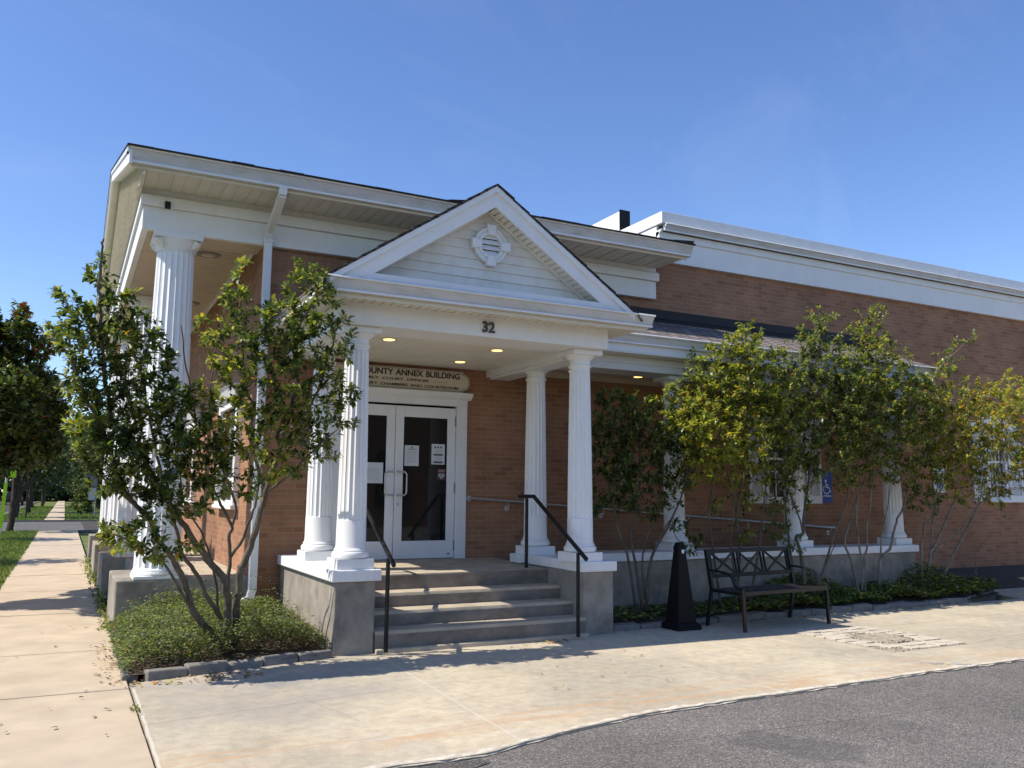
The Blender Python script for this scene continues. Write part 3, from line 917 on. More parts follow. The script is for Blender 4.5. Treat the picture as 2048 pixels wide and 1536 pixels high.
# pediment
AX, AZ, PS = 4.03, 5.03, .677
b = MB()
for sgn in (-1, 1):
    q = lambda d, z: (AX+sgn*d, z)
    D = 1.80
    b.prism([q(0, AZ-.065), q(D, AZ-.065-PS*D), q(D-.10, AZ-.065-PS*D-.001), q(D-.42, AZ-.24-PS*(D-.42)), q(0, AZ-.24)], 'y', 8.21, 8.24)
b.prism([(2.35, 3.80), (5.71, 3.80), (5.62, 3.862), (2.44, 3.862)], 'y', 8.213, 8.239)
part(b, 'pediment_board', M['white'])
b = MB()
for sgn in (-1, 1):
    q = lambda d, z: (AX+sgn*d, z)
    D = 1.84
    b.prism([q(0, AZ-.008), q(D, AZ-.008-PS*D), q(D, AZ-.075-PS*D), q(0, AZ-.075)], 'y', 8.185, 8.212)
part(b, 'pediment_trim', M['white'])
b = MB()
z = 3.80; k = 0
while z < 4.80:
    z1 = min(z+.108, 4.83)
    a, c = (4.83-z)/PS, (4.83-z1)/PS
    b.hexa([(AX-a, 8.434, z), (AX+a, 8.434, z), (AX+a, 8.47, z), (AX-a, 8.47, z), (AX-c, 8.448, z1), (AX+c, 8.448, z1), (AX+c, 8.47, z1), (AX-c, 8.47, z1)])
    z += .108
part(b, 'tympanum', M['tymp'])
b = MB()
for sgn in (-1, 1):          # vented soffit of the rakes, cut by grooves
    L = 1.50; n = 25
    for k in range(n):
        d0, d1 = .02+L*k/n, .02+L*(k+1)/n-.013
        q = lambda d, z: (AX+sgn*d, z)
        b.prism([q(d0, AZ-.205-PS*d0), q(d1, AZ-.205-PS*d1), q(d1, AZ-.225-PS*d1), q(d0, AZ-.225-PS*d0)], 'y', 8.241, 8.433)
part(b, 'pediment_soffit', M['tymp'])
b = MB()
for sgn in (-1, 1):
    q = lambda d, z: (AX+sgn*d, z)
    b.prism([q(0, AZ-.226), q(1.44, AZ-.226-PS*1.44), q(1.44, AZ-.256-PS*1.44), q(0, AZ-.256)], 'y', 8.405, 8.433)
part(b, 'tympanum_trim', M['tymp'])
b = MB(); b.box(2.75, 5.3, 8.425, 8.44, 3.80, 3.84); part(b, 'tympanum_flashing', M['algae'])
# round gable vent with four keystones
vx, vz = 4.06, 4.40
b = MB()
def ring(b, r0, r1, y0, y1, n=40):
    vs, fs = [], []
    for k in range(n):
        w = 2*PI*k/n; c_, s_ = math.cos(w), math.sin(w)
        for (r, y) in ((r0, y0), (r1, y0), (r1, y1), (r0, y1)): vs.append((vx+r*c_, y, vz+r*s_))
    for k in range(n):
        a, c2 = 4*k, 4*((k+1) % n)
        for j in range(4): fs.append((a+j, a+(j+1) % 4, c2+(j+1) % 4, c2+j))
    b.add(vs, fs)
ring(b, .125, .205, 8.392, 8.434); ring(b, .125, .152, 8.378, 8.393); ring(b, .180, .205, 8.380, 8.393)
for k in range(4):
    a = k*PI/2
    ca, sa = math.cos(a), math.sin(a)
    pl = [(.118, -.040), (.118, .040), (.238, .058), (.238, -.058)]
    b.prism([(vx+u_*ca-w_*sa, vz+u_*sa+w_*ca) for u_, w_ in pl], 'y', 8.362, 8.434)
o = part(b, 'gable_vent', M['white'], bevel=.004)
b = MB()
for k in range(4):
    z = vz-.115+k*.064
    b.hexa([(vx-.125, 8.40, z), (vx+.125, 8.40, z), (vx+.125, 8.43, z+.03), (vx-.125, 8.43, z+.03), (vx-.125, 8.394, z+.006), (vx+.125, 8.394, z+.006), (vx+.125, 8.425, z+.062), (vx-.125, 8.425, z+.062)])
b.build('louvre', M['white'], o)
b = MB(); b.box(vx-.12, vx+.12, 8.431, 8.4335, vz-.12, vz+.12); b.build('vent_back', M['dark'], o)
# porch roof with ragged shingle rakes
b = MB()
for sgn in (-1, 1):
    q = lambda d, z: (AX+sgn*d, z)
    D = 1.90 if sgn < 0 else 1.96
    b.prism([q(0, AZ+.012), q(D, AZ+.012-PS*D), q(D, AZ-.008-PS*D), q(0, AZ-.008)], 'y', 8.19, 11.195)
part(b, 'porch_roof', M['shingle_y'])
b = MB()
for sgn in (-1, 1):
    d = 0
    while d < 1.88:
        w = random.uniform(.15, .24); w = min(w, 1.9-d)
        q = lambda dd, z: (AX+sgn*dd, z)
        lift = random.uniform(.001, .008)
        b.prism([q(d, AZ+.013+lift-PS*d), q(d+w, AZ+.013+lift+.012-PS*(d+w)), q(d+w, AZ+.010-PS*(d+w)), q(d, AZ+.010-PS*d)], 'y', 8.165+random.uniform(0, .012), 8.5)
        d += w
part(b, 'shingle_edge', M['roofdark'])

# ---- ramp roof
b = MB(); b.box(5.81, 13.0, 9.95, 10.42, 3.405, 3.60); b.box(5.81, 13.0, 9.935, 9.95, 3.50, 3.60); part(b, 'ramp_beam', M['white'], bevel=.005)
b = MB(); b.box(5.81, 13.2, 9.68, 9.94, 3.602, 3.625); part(b, 'ramp_soffit', M['soffit'])
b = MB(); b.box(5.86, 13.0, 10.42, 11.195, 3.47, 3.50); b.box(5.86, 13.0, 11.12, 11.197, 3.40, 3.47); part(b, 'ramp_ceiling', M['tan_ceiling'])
gutter_run('ramp_gutter', 9.60, 3.735, 3.875, .12, 5.95, 13.25)
b = MB(); b.box(5.85, 13.22, 9.70, 9.722, 3.62, 3.87); part(b, 'ramp_fascia', M['white'])
b = MB(); b.prism([(9.62, 3.875), (11.195, 4.50), (11.195, 4.46), (9.62, 3.835)], 'x', 5.75, 13.28); part(b, 'ramp_roof', M['shingle_x'])
b = MB(); b.box(5.75, 13.2, 11.17, 11.197, 4.48, 4.68); b.prism([(11.05, 4.455), (11.17, 4.50), (11.17, 4.54), (11.05, 4.475)], 'x', 5.75, 13.2); part(b, 'roof_flashing', M['flashing'])
b = MB(); b.prism([(9.75, 3.625), (11.19, 3.625), (11.19, 4.44), (9.75, 3.86)], 'x', 13.1, 13.2); part(b, 'ramp_gable_end', M['white'])

# ---- entrance doors
b = MB()
b.box(4.895, 5.055, 11.155, 11.24, .742, 2.875); b.box(2.925, 3.085, 11.155, 11.24, .742, 2.875); b.box(2.925, 5.055, 11.152, 11.24, 2.875, 3.0)
b.prism([(11.152, 2.965), (11.10, 3.0), (11.07, 3.045), (11.06, 3.062), (11.195, 3.062), (11.195, 2.965)], 'x', 2.87, 5.11)
part(b, 'door_frame', M['white'], bevel=.005)
def door(x0, x1, hx, sgn):
    z0, z1 = .752, 2.845
    b = MB(); st_w = .10
    b.box(x0, x0+st_w+.02, 11.19, 11.235, z0, z1); b.box(x1-st_w-.02, x1, 11.19, 11.235, z0, z1)
    b.box(x0+.12, x1-.12, 11.191, 11.234, z0, z0+.24); b.box(x0+.12, x1-.12, 11.191, 11.234, z1-.15, z1)
    d = part(b, 'door', M['white'], bevel=.004)
    b = MB(); b.box(x0+.12, x1-.12, 11.208, 11.216, z0+.24, z1-.15); b.build('glass', M['glass'], d)
    b = MB(); b.box(x0+.125, x1-.125, 11.222, 11.24, 1.60, 1.625); b.build('panic_bar', M['steel'], d)
    hx2 = hx-sgn*.115
    b = MB(); b.tube([(hx, 11.19, 1.93), (hx, 11.13, 1.93), (hx2+sgn*.03, 11.125, 1.93), (hx2, 11.125, 1.90), (hx2, 11.125, 1.64), (hx2+sgn*.03, 11.125, 1.61), (hx, 11.13, 1.61), (hx, 11.19, 1.61)], .0125, 10)
    b.build('handle', M['steel'], d, smooth=True)
    if sgn < 0:
        b = MB(); b.lathe([(0, .022), (.012, .02)], (0, 0), 20)
        vs = [(hx+.015+v[0], 11.19-v[2], 1.49+v[1]) for v in b.v]; b.v = vs
        b.build('lock', M['steel'], d)
        b = MB(); b.box(x1-.10, x1-.06, 11.186, 11.192, .80, .815); b.build('maker_plate', M['dark'], d)
    hxx = x1 if sgn < 0 else x0
    for z in (2.66, 1.72, .92):
        b = MB(); b.tube([(hxx, 11.185, z-.07), (hxx, 11.185, z+.07)], .012, 8); b.build('hinge', M['grey'], d)
    return d
dl = door(3.095, 3.985, 3.95, 1)
dr = door(3.993, 4.888, 4.03, -1)
b = MB(); b.box(4.625, 4.755, 11.2065, 11.2078, 1.825, 1.985)
stk = b.build('aed_sticker', M['sticker_red'], dr)
b = MB(); pts_ = []
for k in range(24):
    t = 2*PI*k/24
    pts_.append((4.69+.0029*16*math.sin(t)**3, 1.885+.0029*(13*math.cos(t)-5*math.cos(2*t)-2*math.cos(3*t)-math.cos(4*t))))
b.prism(pts_, 'y', 11.2046, 11.206); b.build('sticker_heart', M['sticker_pale'], dr)
b = MB(); put_text(b, 'AED', .045, 4.643, 11.2050, 1.94, width=.095, depth=.001, bold=.0005); b.build('sticker_lettering', M['sticker_pale'], dr)
b = MB(); b.prism([(4.703, 1.922), (4.672, 1.884), (4.688, 1.882), (4.677, 1.853), (4.71, 1.89), (4.695, 1.892)], 'y', 11.2030, 11.2042); b.build('sticker_bolt', M['green'], dr)
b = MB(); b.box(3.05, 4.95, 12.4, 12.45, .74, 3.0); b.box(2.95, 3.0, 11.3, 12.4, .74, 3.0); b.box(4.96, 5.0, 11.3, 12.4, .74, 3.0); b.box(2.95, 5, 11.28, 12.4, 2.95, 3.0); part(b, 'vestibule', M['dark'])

# ---- the brick building across the lane that the glass doors mirror
OPP = empty('opposite_building', (14, -19, 0))
tag(OPP, 'low brick building with arched windows across the lane, mirrored in the door glass', 'building')
b = MB(); b.box(0, 34, -30, -19, -.1, 5.6); b.build('brick_wall', M['brick'], OPP)
b = MB(); b.box(-.2, 34.2, -30.2, -18.8, 5.6, 6.0); b.build('cornice', M['white'], OPP)
for k in range(8):
    x = 2.2+k*4.1; b = MB()
    b.prism([(x-.75, 1.0), (x+.75, 1.0)]+[(x+.75*math.cos(PI*i/12), 3.2+.75*math.sin(PI*i/12)) for i in range(13)], 'y', -18.995, -18.95); b.build('window', M['dark'], OPP)

# ---- shuttered windows of the ramp and the wing
def shutter_window(x0, x1, z0, z1, sw, head):
    b = MB()
    b.box(x0, x0+.07, 11.17, 11.26, z0, z1); b.box(x1-.07, x1, 11.17, 11.26, z0, z1); b.box(x0+.07, x1-.07, 11.171, 11.26, z1-.07, z1); b.box(x0+.07, x1-.07, 11.171, 11.26, z0, z0+.06)
    o = part(b, 'window', M['white'], bevel=.004)
    b = MB(); b.box(x0-.04, x1+.04, 11.12, 11.198, z0-.055, z0); b.build('sill', M['white'], o, bevel=.004)
    b = MB(); b.box(x0+.07, x1-.07, 11.235, 11.245, z0+.06, z1-.07); b.build('pane', M['wglass'], o)
    b = MB()
    for k in range(1, 4): xx = x0+.07+(x1-x0-.14)*k/4; b.box(xx-.009, xx+.009, 11.212, 11.234, z0+.06, z1-.07)
    for k in range(1, 6): zz = z0+.06+(z1-z0-.13)*k/6; b.box(x0+.07, x1-.07, 11.213, 11.233, zz-(.02 if k == 3 else .009), zz+(.02 if k == 3 else .009))
    b.build('sash', M['white'], o)
    if head:
        b = MB(); b.prism([(11.16, z1), (11.14, z1+.10), (11.10, z1+.15), (11.10, z1+.18), (11.198, z1+.18), (11.198, z1)], 'x', x0-.08, x1+.08); b.build('head_trim', M['white'], o)
    for (a, c) in ((x0-.03-sw, x0-.03), (x1+.03, x1+.03+sw)):
        b = MB()
        b.box(a, a+.05, 11.155, 11.197, z0-.05, z1); b.box(c-.05, c, 11.155, 11.197, z0-.05, z1)
        for zz in (z0-.05, z0+(z1-z0)*.5-.05, z1-.09): b.box(a+.05, c-.05, 11.156, 11.197, zz, zz+(.13 if zz == z0-.05 else .09))
        zz = z0+.085
        while zz < z1-.10:
            b.hexa([(a+.05, 11.160, zz), (c-.05, 11.160, zz), (c-.05, 11.19, zz+.022), (a+.05, 11.19, zz+.022), (a+.05, 11.160, zz+.006), (c-.05, 11.160, zz+.006), (c-.05, 11.19, zz+.030), (a+.05, 11.19, zz+.030)])
            zz += .036
        b.box(a+.05, c-.05, 11.192, 11.1965, z0, z1-.05)
        b.build('shutter', M['white'], o)
shutter_window(10.74, 11.66, 1.575, 3.03, .36, False)
shutter_window(16.82, 17.46, 1.62, 3.18, .46, True)
# ================================================================== THINGS ON THE BUILDING
# entrance sign
sg = empty('entrance_sign', (3.99, 11.15, 3.07))
tag(sg, 'long tan name board with scalloped ends above the glass entrance doors', 'sign')
def sign_outline(x0, x1, z0, z1, ins=0):
    r = .10; zc = (z0+z1)/2; h = (z1-z0)/2-.035
    p = []
    for k in range(13):
        t = -PI/2+PI*k/12
        p.append((x1-.085+.085*math.cos(t)-ins, zc+(h-ins)*math.sin(t)))
    right = [(x1-.10-ins, z0+ins), (x1-.10-ins, z0+.03+ins)] + p[1:-1] + [(x1-.10-ins, z1-.03-ins), (x1-.10-ins, z1-ins)]
    left = [(x0+x1-q[0], q[1]) for q in right][::-1]
    return right+left
b = MB(); b.prism(sign_outline(2.91, 5.075, 3.072, 3.372), 'y', 11.135, 11.197); b.build('board', M['sign'], sg, bevel=.004)
b = MB()
ol = sign_outline(2.91, 5.075, 3.072, 3.372, .016)
for i in range(len(ol)):
    p, q = ol[i], ol[(i+1) % len(ol)]
    b.beam((p[0], 11.134, p[1]), (q[0], 11.134, q[1]), .004, .005, up=(0, 1, 0))
b.build('border', M['number'], sg)
b = MB()
put_text(b, 'COUNTY ANNEX BUILDING', .115, 3.42, 11.132, 3.262, width=1.495, bold=.0014, depth=.012, wspace=1.25)
# slab serifs of the headline letters
b.build('lettering', M['letter'], sg); b = MB()
put_text(b, 'FAMILY COURT OFFICES', .05, 3.42, 11.132, 3.190, width=1.02, bold=.0004, depth=.006, wspace=1.8)
b.build('lettering', M['letter'], sg); b = MB()
put_text(b, 'COURT CHAMBERS AND COURTROOM', .05, 3.42, 11.132, 3.114, width=1.47, bold=.0004, depth=.006, wspace=1.8)
b.build('lettering', M['letter'], sg)
b = MB(); b.box(4.50, 4.72, 11.1325, 11.1345, 3.20, 3.203); b.build('rule', M['number'], sg)

b = MB(); put_text(b, '32', .17, 4.063, 8.588, 3.452, width=.155, bold=.004, depth=.02)
hn = b.build('house_number', M['number'])
tag(hn, 'bronze street number 32 on the white beam of the porch', 'house number')

# recessed lights
def downlight(x, y, z, label, group):
    e = empty('recessed_light', (x, y, z)); tag(e, label, 'ceiling light', group)
    b = MB(); b.lathe([(z-.001, .068), (z-.006, .070), (z-.010, .085), (z-.006, .108), (z-.001, .112)], (x, y), 32)
    b.build('trim_ring', M['sign'], e, smooth=True)
    b = MB(); b.lathe([(z-.0125, .066), (z-.0075, .068)], (x, y), 24); b.build('lens', M['lamp'], e)
for (x, y), l in (((3.25, 9.42), 'lit recessed light in the porch ceiling beside the left front column'),
                  ((4.68, 9.46), 'lit recessed light in the porch ceiling behind the number 32'),
                  ((4.66, 10.55), 'lit recessed light in the porch ceiling above the end of the name board')):
    downlight(x, y, 3.425, l, 'lit recessed lights')
for (x, y), l in (((6.62, 10.80), 'lit recessed light over the ramp between the two right porch columns'),
                  ((7.78, 10.78), 'lit recessed light over the ramp just before the leafy shrub')):
    downlight(x, y, 3.47, l, 'lit recessed lights')

# paper notices on the doors
def notice(x0, x1, z0, z1, lines, label):
    e = empty('paper_notice', ((x0+x1)/2, 11.20, z0)); tag(e, label, 'notice', 'paper notices taped to the glass doors')
    b = MB(); b.box(x0, x1, 11.2048, 11.2065, z0, z1); b.build('sheet', M['paper'], e)
    b = MB(); g = MB()
    for (u0, u1, v0, v1, dk) in lines:
        (b if dk else g).box(x0+(x1-x0)*u0, x0+(x1-x0)*u1, 11.2035, 11.2046, z0+(z1-z0)*v0, z0+(z1-z0)*v1)
    if b.v: b.build('print', M['ink'], e)
    if g.v: g.build('small_print', M['inkgrey'], e)
txt = [(.14, .86-.2*(k % 4 == 3)-.1*random.random(), .70-.055*k, .715-.055*k, 0) for k in range(11)]
notice(4.135, 4.345, 2.015, 2.30, txt+[(.44, .56, .85, .93, 1), (.2, .8, .80, .825, 1)], 'white letter with small crest taped near the handle of the right door')
notice(4.535, 4.735, 2.045, 2.33, [(.2, .34, .80, .88, 1), (.42, .56, .80, .88, 1), (.64, .78, .80, .88, 1), (.15, .85, .43, .52, 1), (.15, .85, .06, .15, 1)]+[(.2, .8, .70-.04*k, .715-.04*k, 0) for k in range(4)]+[(.22, .78, .36-.04*k, .375-.04*k, 0) for k in range(5)], 'white poster with two dark bars and three icons on the right door')
notice(3.53, 3.83, 1.77, 2.05, txt, 'white sheet taped to the glass of the left door')

# wheelchair sign helper
def wheelchair(b, cx, cz, s, y):
    b.lathe([(0, .10*s), (.004, .10*s)], (0, 0), 16)
    k = len(b.v)
    b.v[-32:] = [(cx-.08*s+v[0], y-v[2], cz+.42*s+v[1]) for v in b.v[-32:]]
    b.beam((cx-.08*s, y-.002, cz+.30*s), (cx-.04*s, y-.002, cz-.02*s), .004, .09*s, up=(1, 0, .1))
    b.beam((cx-.06*s, y-.002, cz-.02*s), (cx+.20*s, y-.002, cz-.02*s), .004, .08*s, up=(0, 0, 1))
    b.beam((cx+.20*s, y-.002, cz+.0*s), (cx+.32*s, y-.002, cz-.34*s), .004, .08*s, up=(1, 0, .3))
    b.beam((cx+.30*s, y-.002, cz-.34*s), (cx+.42*s, y-.002, cz-.30*s), .004, .06*s, up=(0, 0, 1))
    b.beam((cx-.06*s, y-.002, cz+.16*s), (cx+.16*s, y-.002, cz+.14*s), .004, .06*s, up=(0, 0, 1))
    prev = None
    for i in range(15):
        t = math.radians(130+i*15.7)
        p = (cx-.03*s+.30*s*math.cos(t), y-.002, cz-.16*s+.30*s*math.sin(t))
        if prev: b.beam(prev, p, .004, .06*s, up=(p[0]-(cx-.03*s), 0, p[2]-(cz-.16*s)))
        prev = p
e = empty('accessibility_sign', (12.20, 11.19, 1.54)); tag(e, 'tall blue sign with white wheelchair beside the louvred shutter over the ramp', 'sign')
b = MB(); b.box(12.065, 12.335, 11.18, 11.197, 1.54, 2.10); b.build('plate', M['blue'], e, bevel=.003)
b = MB(); wheelchair(b, 12.19, 1.82, .26, 11.178)
b.beam((12.09, 11.177, 1.655), (12.14, 11.177, 1.655), .003, .012, up=(0, 0, 1)); b.beam((12.14, 11.177, 1.655), (12.12, 11.177, 1.685), .003, .012, up=(0, 0, 1))
for k in range(3): b.box(12.16+k*.05, 12.195+k*.05, 11.176, 11.179, 1.645, 1.675)
b.build('symbol', M['sign_white'], e)
e = empty('parking_sign', (15.28, 11.19, 1.75)); tag(e, 'small white sign with a blue wheelchair square on the brick wing', 'sign')
b = MB(); b.box(15.13, 15.46, 11.18, 11.197, 1.75, 2.22); b.build('plate', M['sign_white'], e, bevel=.003)
b = MB(); b.box(15.205, 15.375, 11.176, 11.1795, 1.83, 2.00); b.build('blue_square', M['blue'], e)
b = MB(); wheelchair(b, 15.285, 1.905, .15, 11.175); b.build('symbol', M['sign_white'], e)
b = MB()
for k in range(3): b.box(15.17, 15.42, 11.177, 11.1795, 2.06+k*.045, 2.085+k*.045)
b.build('print', M['green'], e)

# ---- railings
def stair_rail(x, label):
    e = empty('stair_railing', (x, 9.0, 0)); tag(e, label, 'railing', 'black pipe railings of the entrance steps')
    b = MB(); b.tube([(x, 8.55, .03), (x, 8.55, .97)], .022, 10); b.build('post', M['black'], e, smooth=True)
    b = MB(); b.tube([(x, 9.80, .69), (x, 9.80, 1.60)], .022, 10); b.build('post', M['black'], e, smooth=True)
    b = MB(); b.beam((x, 8.36, .905), (x, 9.62, 1.615), .038, .045); b.beam((x, 9.60, 1.612), (x, 10.02, 1.612), .038, .046)
    b.build('handrail', M['black'], e, bevel=.01)
stair_rail(3.005, 'black pipe stair railing at the left columns of the porch')
stair_rail(5.30, 'black pipe stair railing at the right columns of the porch')
e = empty('wall_handrail', (8.7, 11.14, 1.2)); tag(e, 'grey galvanised pipe handrail sloping along the brick wall beside the ramp', 'railing')
def rail_z(x): return 1.572-(x-5.12)*.0655
b = MB(); b.tube([(5.12, 11.19, rail_z(5.12)), (5.12, 11.12, rail_z(5.12)), (12.3, 11.12, rail_z(12.3)), (12.3, 11.19, rail_z(12.3))], .021, 12); b.build('pipe', M['galv'], e, smooth=True)
for x in (5.12, 5.72, 7.35, 9.0, 10.65, 12.2):
    z = rail_z(x)
    b = MB()
    if x > 5.2: b.tube([(x, 11.12, z-.02), (x, 11.13, z-.08), (x, 11.19, z-.10)], .009, 8)
    zz = z-.10 if x > 5.2 else z
    b.lathe([(0, .042), (.008, .040), (.012, .02)], (0, 0), 20)
    k = 60
    b.v[-k:] = [(x+v[0], 11.198-v[2], zz+v[1]) for v in b.v[-k:]]
    b.build('bracket', M['galv'], e, smooth=40)

# ================================================================== FURNITURE
bn = empty('park_bench', (8.165, 8.50, .002), math.radians(4.2))
tag(bn, 'dark metal garden bench with three crossed back panels on the concrete apron', 'bench')
hw = .778
b = MB()
for k in range(9):
    y = -.27+k*.058; b.box(-hw+.03, hw-.03, y, y+.046, .455-.02*math.sin(PI*k/8), .470-.02*math.sin(PI*k/8))
b.box(-hw+.02, hw-.02, -.30, -.275, .425, .475)
for x in (-.4, .4): b.box(x-.02, x+.02, -.27, .24, .425, .452)
b.build('seat', M['bench_seat'], bn, local=True, bevel=.006)
b = MB()
lean = lambda z: .25+(z-.45)*.20
def P(x, z): return (x, lean(z), z)
for x in (-hw+.02, hw-.02): b.beam(P(x, .44), P(x, .945), .042, .05, up=(0, 1, 0))
b.beam(P(-hw, .925), P(hw, .925), .035, .05); b.beam(P(-hw, .62), P(hw, .62), .035, .05)
pw = (2*hw-.08)/3
for k in range(3):
    a = -hw+.04+k*pw; c = a+pw
    for x in (a+.03, c-.03): b.beam(P(x, .63), P(x, .915), .028, .022, up=(1, 0, 0))
    b.beam(P(a+.05, .64), P(c-.05, .905), .030, .018, up=(0, 1, 0)); b.beam(P(a+.05, .905), P(c-.05, .64), .026, .022, up=(0, 1, 0))
b.build('backrest', M['black'], bn, local=True, bevel=.004)
for sx in (-1, 1):
    x = sx*(hw-.01)
    b = MB(); b.beam((x, -.30, 0), (x, -.275, .50), .042, .036, up=(0, 1, 0)); b.build('leg', M['bench_seat'] if sx < 0 else M['black'], bn, local=True, bevel=.005)
    b = MB(); b.beam((x, .34, 0), (x, .25, .46), .042, .036, up=(0, 1, 0)); b.build('leg', M['black'], bn, local=True, bevel=.005)
    b = MB()
    pth = [(x, .29, .70), (x, .05, .685), (x, -.07, .665), (x, -.115, .62), (x, -.15, .545), (x, -.205, .505), (x, -.29, .50)]
    for i in range(len(pth)-1): b.beam(pth[i], pth[i+1], .042, .022)
    b.build('armrest', M['black'], bn, local=True, bevel=.004)
    b = MB(); b.beam((x, -.28, .44), (x, .26, .45), .03, .035); b.build('side_rail', M['black'], bn, local=True)

ob = empty('smoking_receptacle', (6.90, 8.72, .002))
tag(ob, 'black tapered obelisk smoking receptacle standing beside the metal bench', 'ash receptacle')
def frus(b, h0, z0, h1, z1):
    b.hexa([(-h0, -h0, z0), (h0, -h0, z0), (h0, h0, z0), (-h0, h0, z0), (-h1, -h1, z1), (h1, -h1, z1), (h1, h1, z1), (-h1, h1, z1)])
b = MB(); frus(b, .185, 0, .185, .045); frus(b, .185, .045, .15, .085); b.build('base', M['bollard'], ob, local=True, bevel=.012)
b = MB(); frus(b, .140, .08, .058, .955); b.build('body', M['bollard'], ob, local=True, bevel=.016)
b = MB(); frus(b, .058, .95, .061, .97); frus(b, .061, .97, .056, 1.01); frus(b, .056, 1.01, .034, 1.055); b.build('cap', M['bollard'], ob, local=True, bevel=.012)
b = MB(); b.prism([(-.022, .965), (.022, .965), (.012, .925), (0, .915), (-.012, .925)], 'y', -.072, -.052); b.build('slot', M['sign_white'], ob, local=True)

# edging stones
def edging(p0, p1, n, lab, grp, h=.075):
    p0, p1 = Vector(p0), Vector(p1)
    d = (p1-p0)/n
    ang = math.atan2(d.y, d.x)
    L = d.length
    for k in range(n):
        c = p0+d*(k+.5)
        b = MB()
        l, w = L/2-.006, .065
        j = lambda s=.016: random.uniform(-s, s)
        hh = h+j(.014)
        b.hexa([(-l, -w+j(), -.09), (l, -w+j(), -.09), (l, w, -.09), (-l, w, -.09), (-l+j(), -w+.012+j(), hh+j()), (l+j(), -w+.012+j(), hh+j()), (l+j(), w+j(), hh+j()), (-l+j(), w+j(), hh+j())])
        o = b.build('edging_stone', M['stone'], bevel=.013, origin=(0, 0, 0))
        o.location = (c.x+j(.006), c.y+j(.01), .0); o.rotation_euler = (j(.03), j(.03), ang+j(.03))
        tag(o, lab, 'edging stone', grp)
edging((.72, 8.30, 0), (2.47, 8.70, 0), 5, 'rough grey edging stone in front of the left leafy bed', 'stones edging the left bed')
edging((5.99, 8.93, 0), (12.7, 9.03, 0), 16, 'rough grey edging stone along the long right shrub bed', 'stones edging the right bed')
edging((12.7, 9.03, 0), (14.3, 9.56, 0), 4, 'rough grey edging stone along the long right shrub bed', 'stones edging the right bed')
edging((.64, 11.0, 0), (.60, 8.35, 0), 7, 'low mossy edging stone between the left bed and the sidewalk', 'stones along the sidewalk', .035)

# ================================================================== PLANTS
PAL = {'dark': (.036, .062, .020), 'mid': (.090, .130, .032), 'light': (.195, .235, .065), 'yg': (.32, .33, .065), 'yellow': (.48, .38, .055), 'orange': (.48, .21, .045), 'red': (.19, .06, .04), 'grey': (.165, .195, .125), 'straw': (.30, .23, .12), 'brown': (.16, .085, .045)}
def pick_tints(n, weights, jit=.22):
    ks = list(weights); w = np.array([weights[k] for k in ks], float); w /= w.sum()
    idx = RNG.choice(len(ks), n, p=w)
    c = np.array([PAL[k] for k in ks])[idx]
    c = c*(1+RNG.uniform(-jit, jit, (n, 1)))*(1+RNG.uniform(-.08, .08, (n, 3)))
    return np.clip(c, 0, 1)
def leaf_arrays(P, D, Nn, L, wr=.50, fold=.16, curl=.12):
    """pointed oval leaves, folded along the midrib"""
    D = D/np.maximum(np.linalg.norm(D, axis=1, keepdims=True), 1e-6)
    Nn = Nn-D*(Nn*D).sum(1, keepdims=True)
    Nn = Nn/np.maximum(np.linalg.norm(Nn, axis=1, keepdims=True), 1e-6)
    Sd = np.cross(D, Nn)
    L = L[:, None]; w = L*wr/2
    base = P
    tip = P+D*L-Nn*L*curl
    mid = P+D*L*.5+Nn*L*.03
    r1 = P+D*L*.28+Sd*w*.88+Nn*L*fold*.5
    r2 = P+D*L*.66+Sd*w*.80+Nn*L*(fold*.45-curl*.4)
    l1 = P+D*L*.28-Sd*w*.88+Nn*L*fold*.5
    l2 = P+D*L*.66-Sd*w*.80+Nn*L*(fold*.45-curl*.4)
    V = np.stack([base, r1, r2, tip, l2, l1, mid], 1)
    return V
def leaf_obj(name, P, D, Nn, L, tint, mat, parent=None, origin=(0, 0, 0), **kw):
    V = leaf_arrays(P, D, Nn, L, **kw)
    n = len(P)
    me = bpy.data.meshes.new(name)
    o = Vector(origin)
    co = V.reshape(-1, 3)-np.array([o.x, o.y, o.z])
    k = np.arange(n)*7
    q = np.stack([np.stack([k, k+1, k+2, k+6], 1), np.stack([k+6, k+2, k+3, k+4], 1), np.stack([k, k+6, k+4, k+5], 1)], 1).reshape(-1, 4)
    me.vertices.add(len(co)); me.vertices.foreach_set('co', co.astype(np.float32).ravel())
    me.loops.add(q.size); me.loops.foreach_set('vertex_index', q.astype(np.int32).ravel())
    me.polygons.add(len(q)); me.polygons.foreach_set('loop_start', (np.arange(len(q))*4).astype(np.int32)); me.polygons.foreach_set('loop_total', np.full(len(q), 4, np.int32))
    me.update(calc_edges=True)
    me.validate()
    a = me.attributes.new('tint', 'FLOAT_COLOR', 'POINT')
    c = np.concatenate([np.repeat(tint, 7, 0), np.ones((n*7, 1))], 1)
    a.data.foreach_set('color', c.astype(np.float32).ravel())
    me.materials.append(mat)
    ob = bpy.data.objects.new(name, me); COL.objects.link(ob)
    if parent is not None: ob.parent = parent
    else: ob.location = origin
    return ob

def smooth_path(pts, sub=4):
    out = []
    n = len(pts)
    for i in range(n-1):
        p0, p1, p2, p3 = pts[max(0, i-1)], pts[i], pts[i+1], pts[min(n-1, i+2)]
        for k in range(sub):
            t = k/sub
            out.append(0.5*((2*p1)+(p2-p0)*t+(2*p0-5*p1+4*p2-p3)*t*t+(3*p1-p0-3*p2+p3)*t**3))
    out.append(pts[-1])
    return out

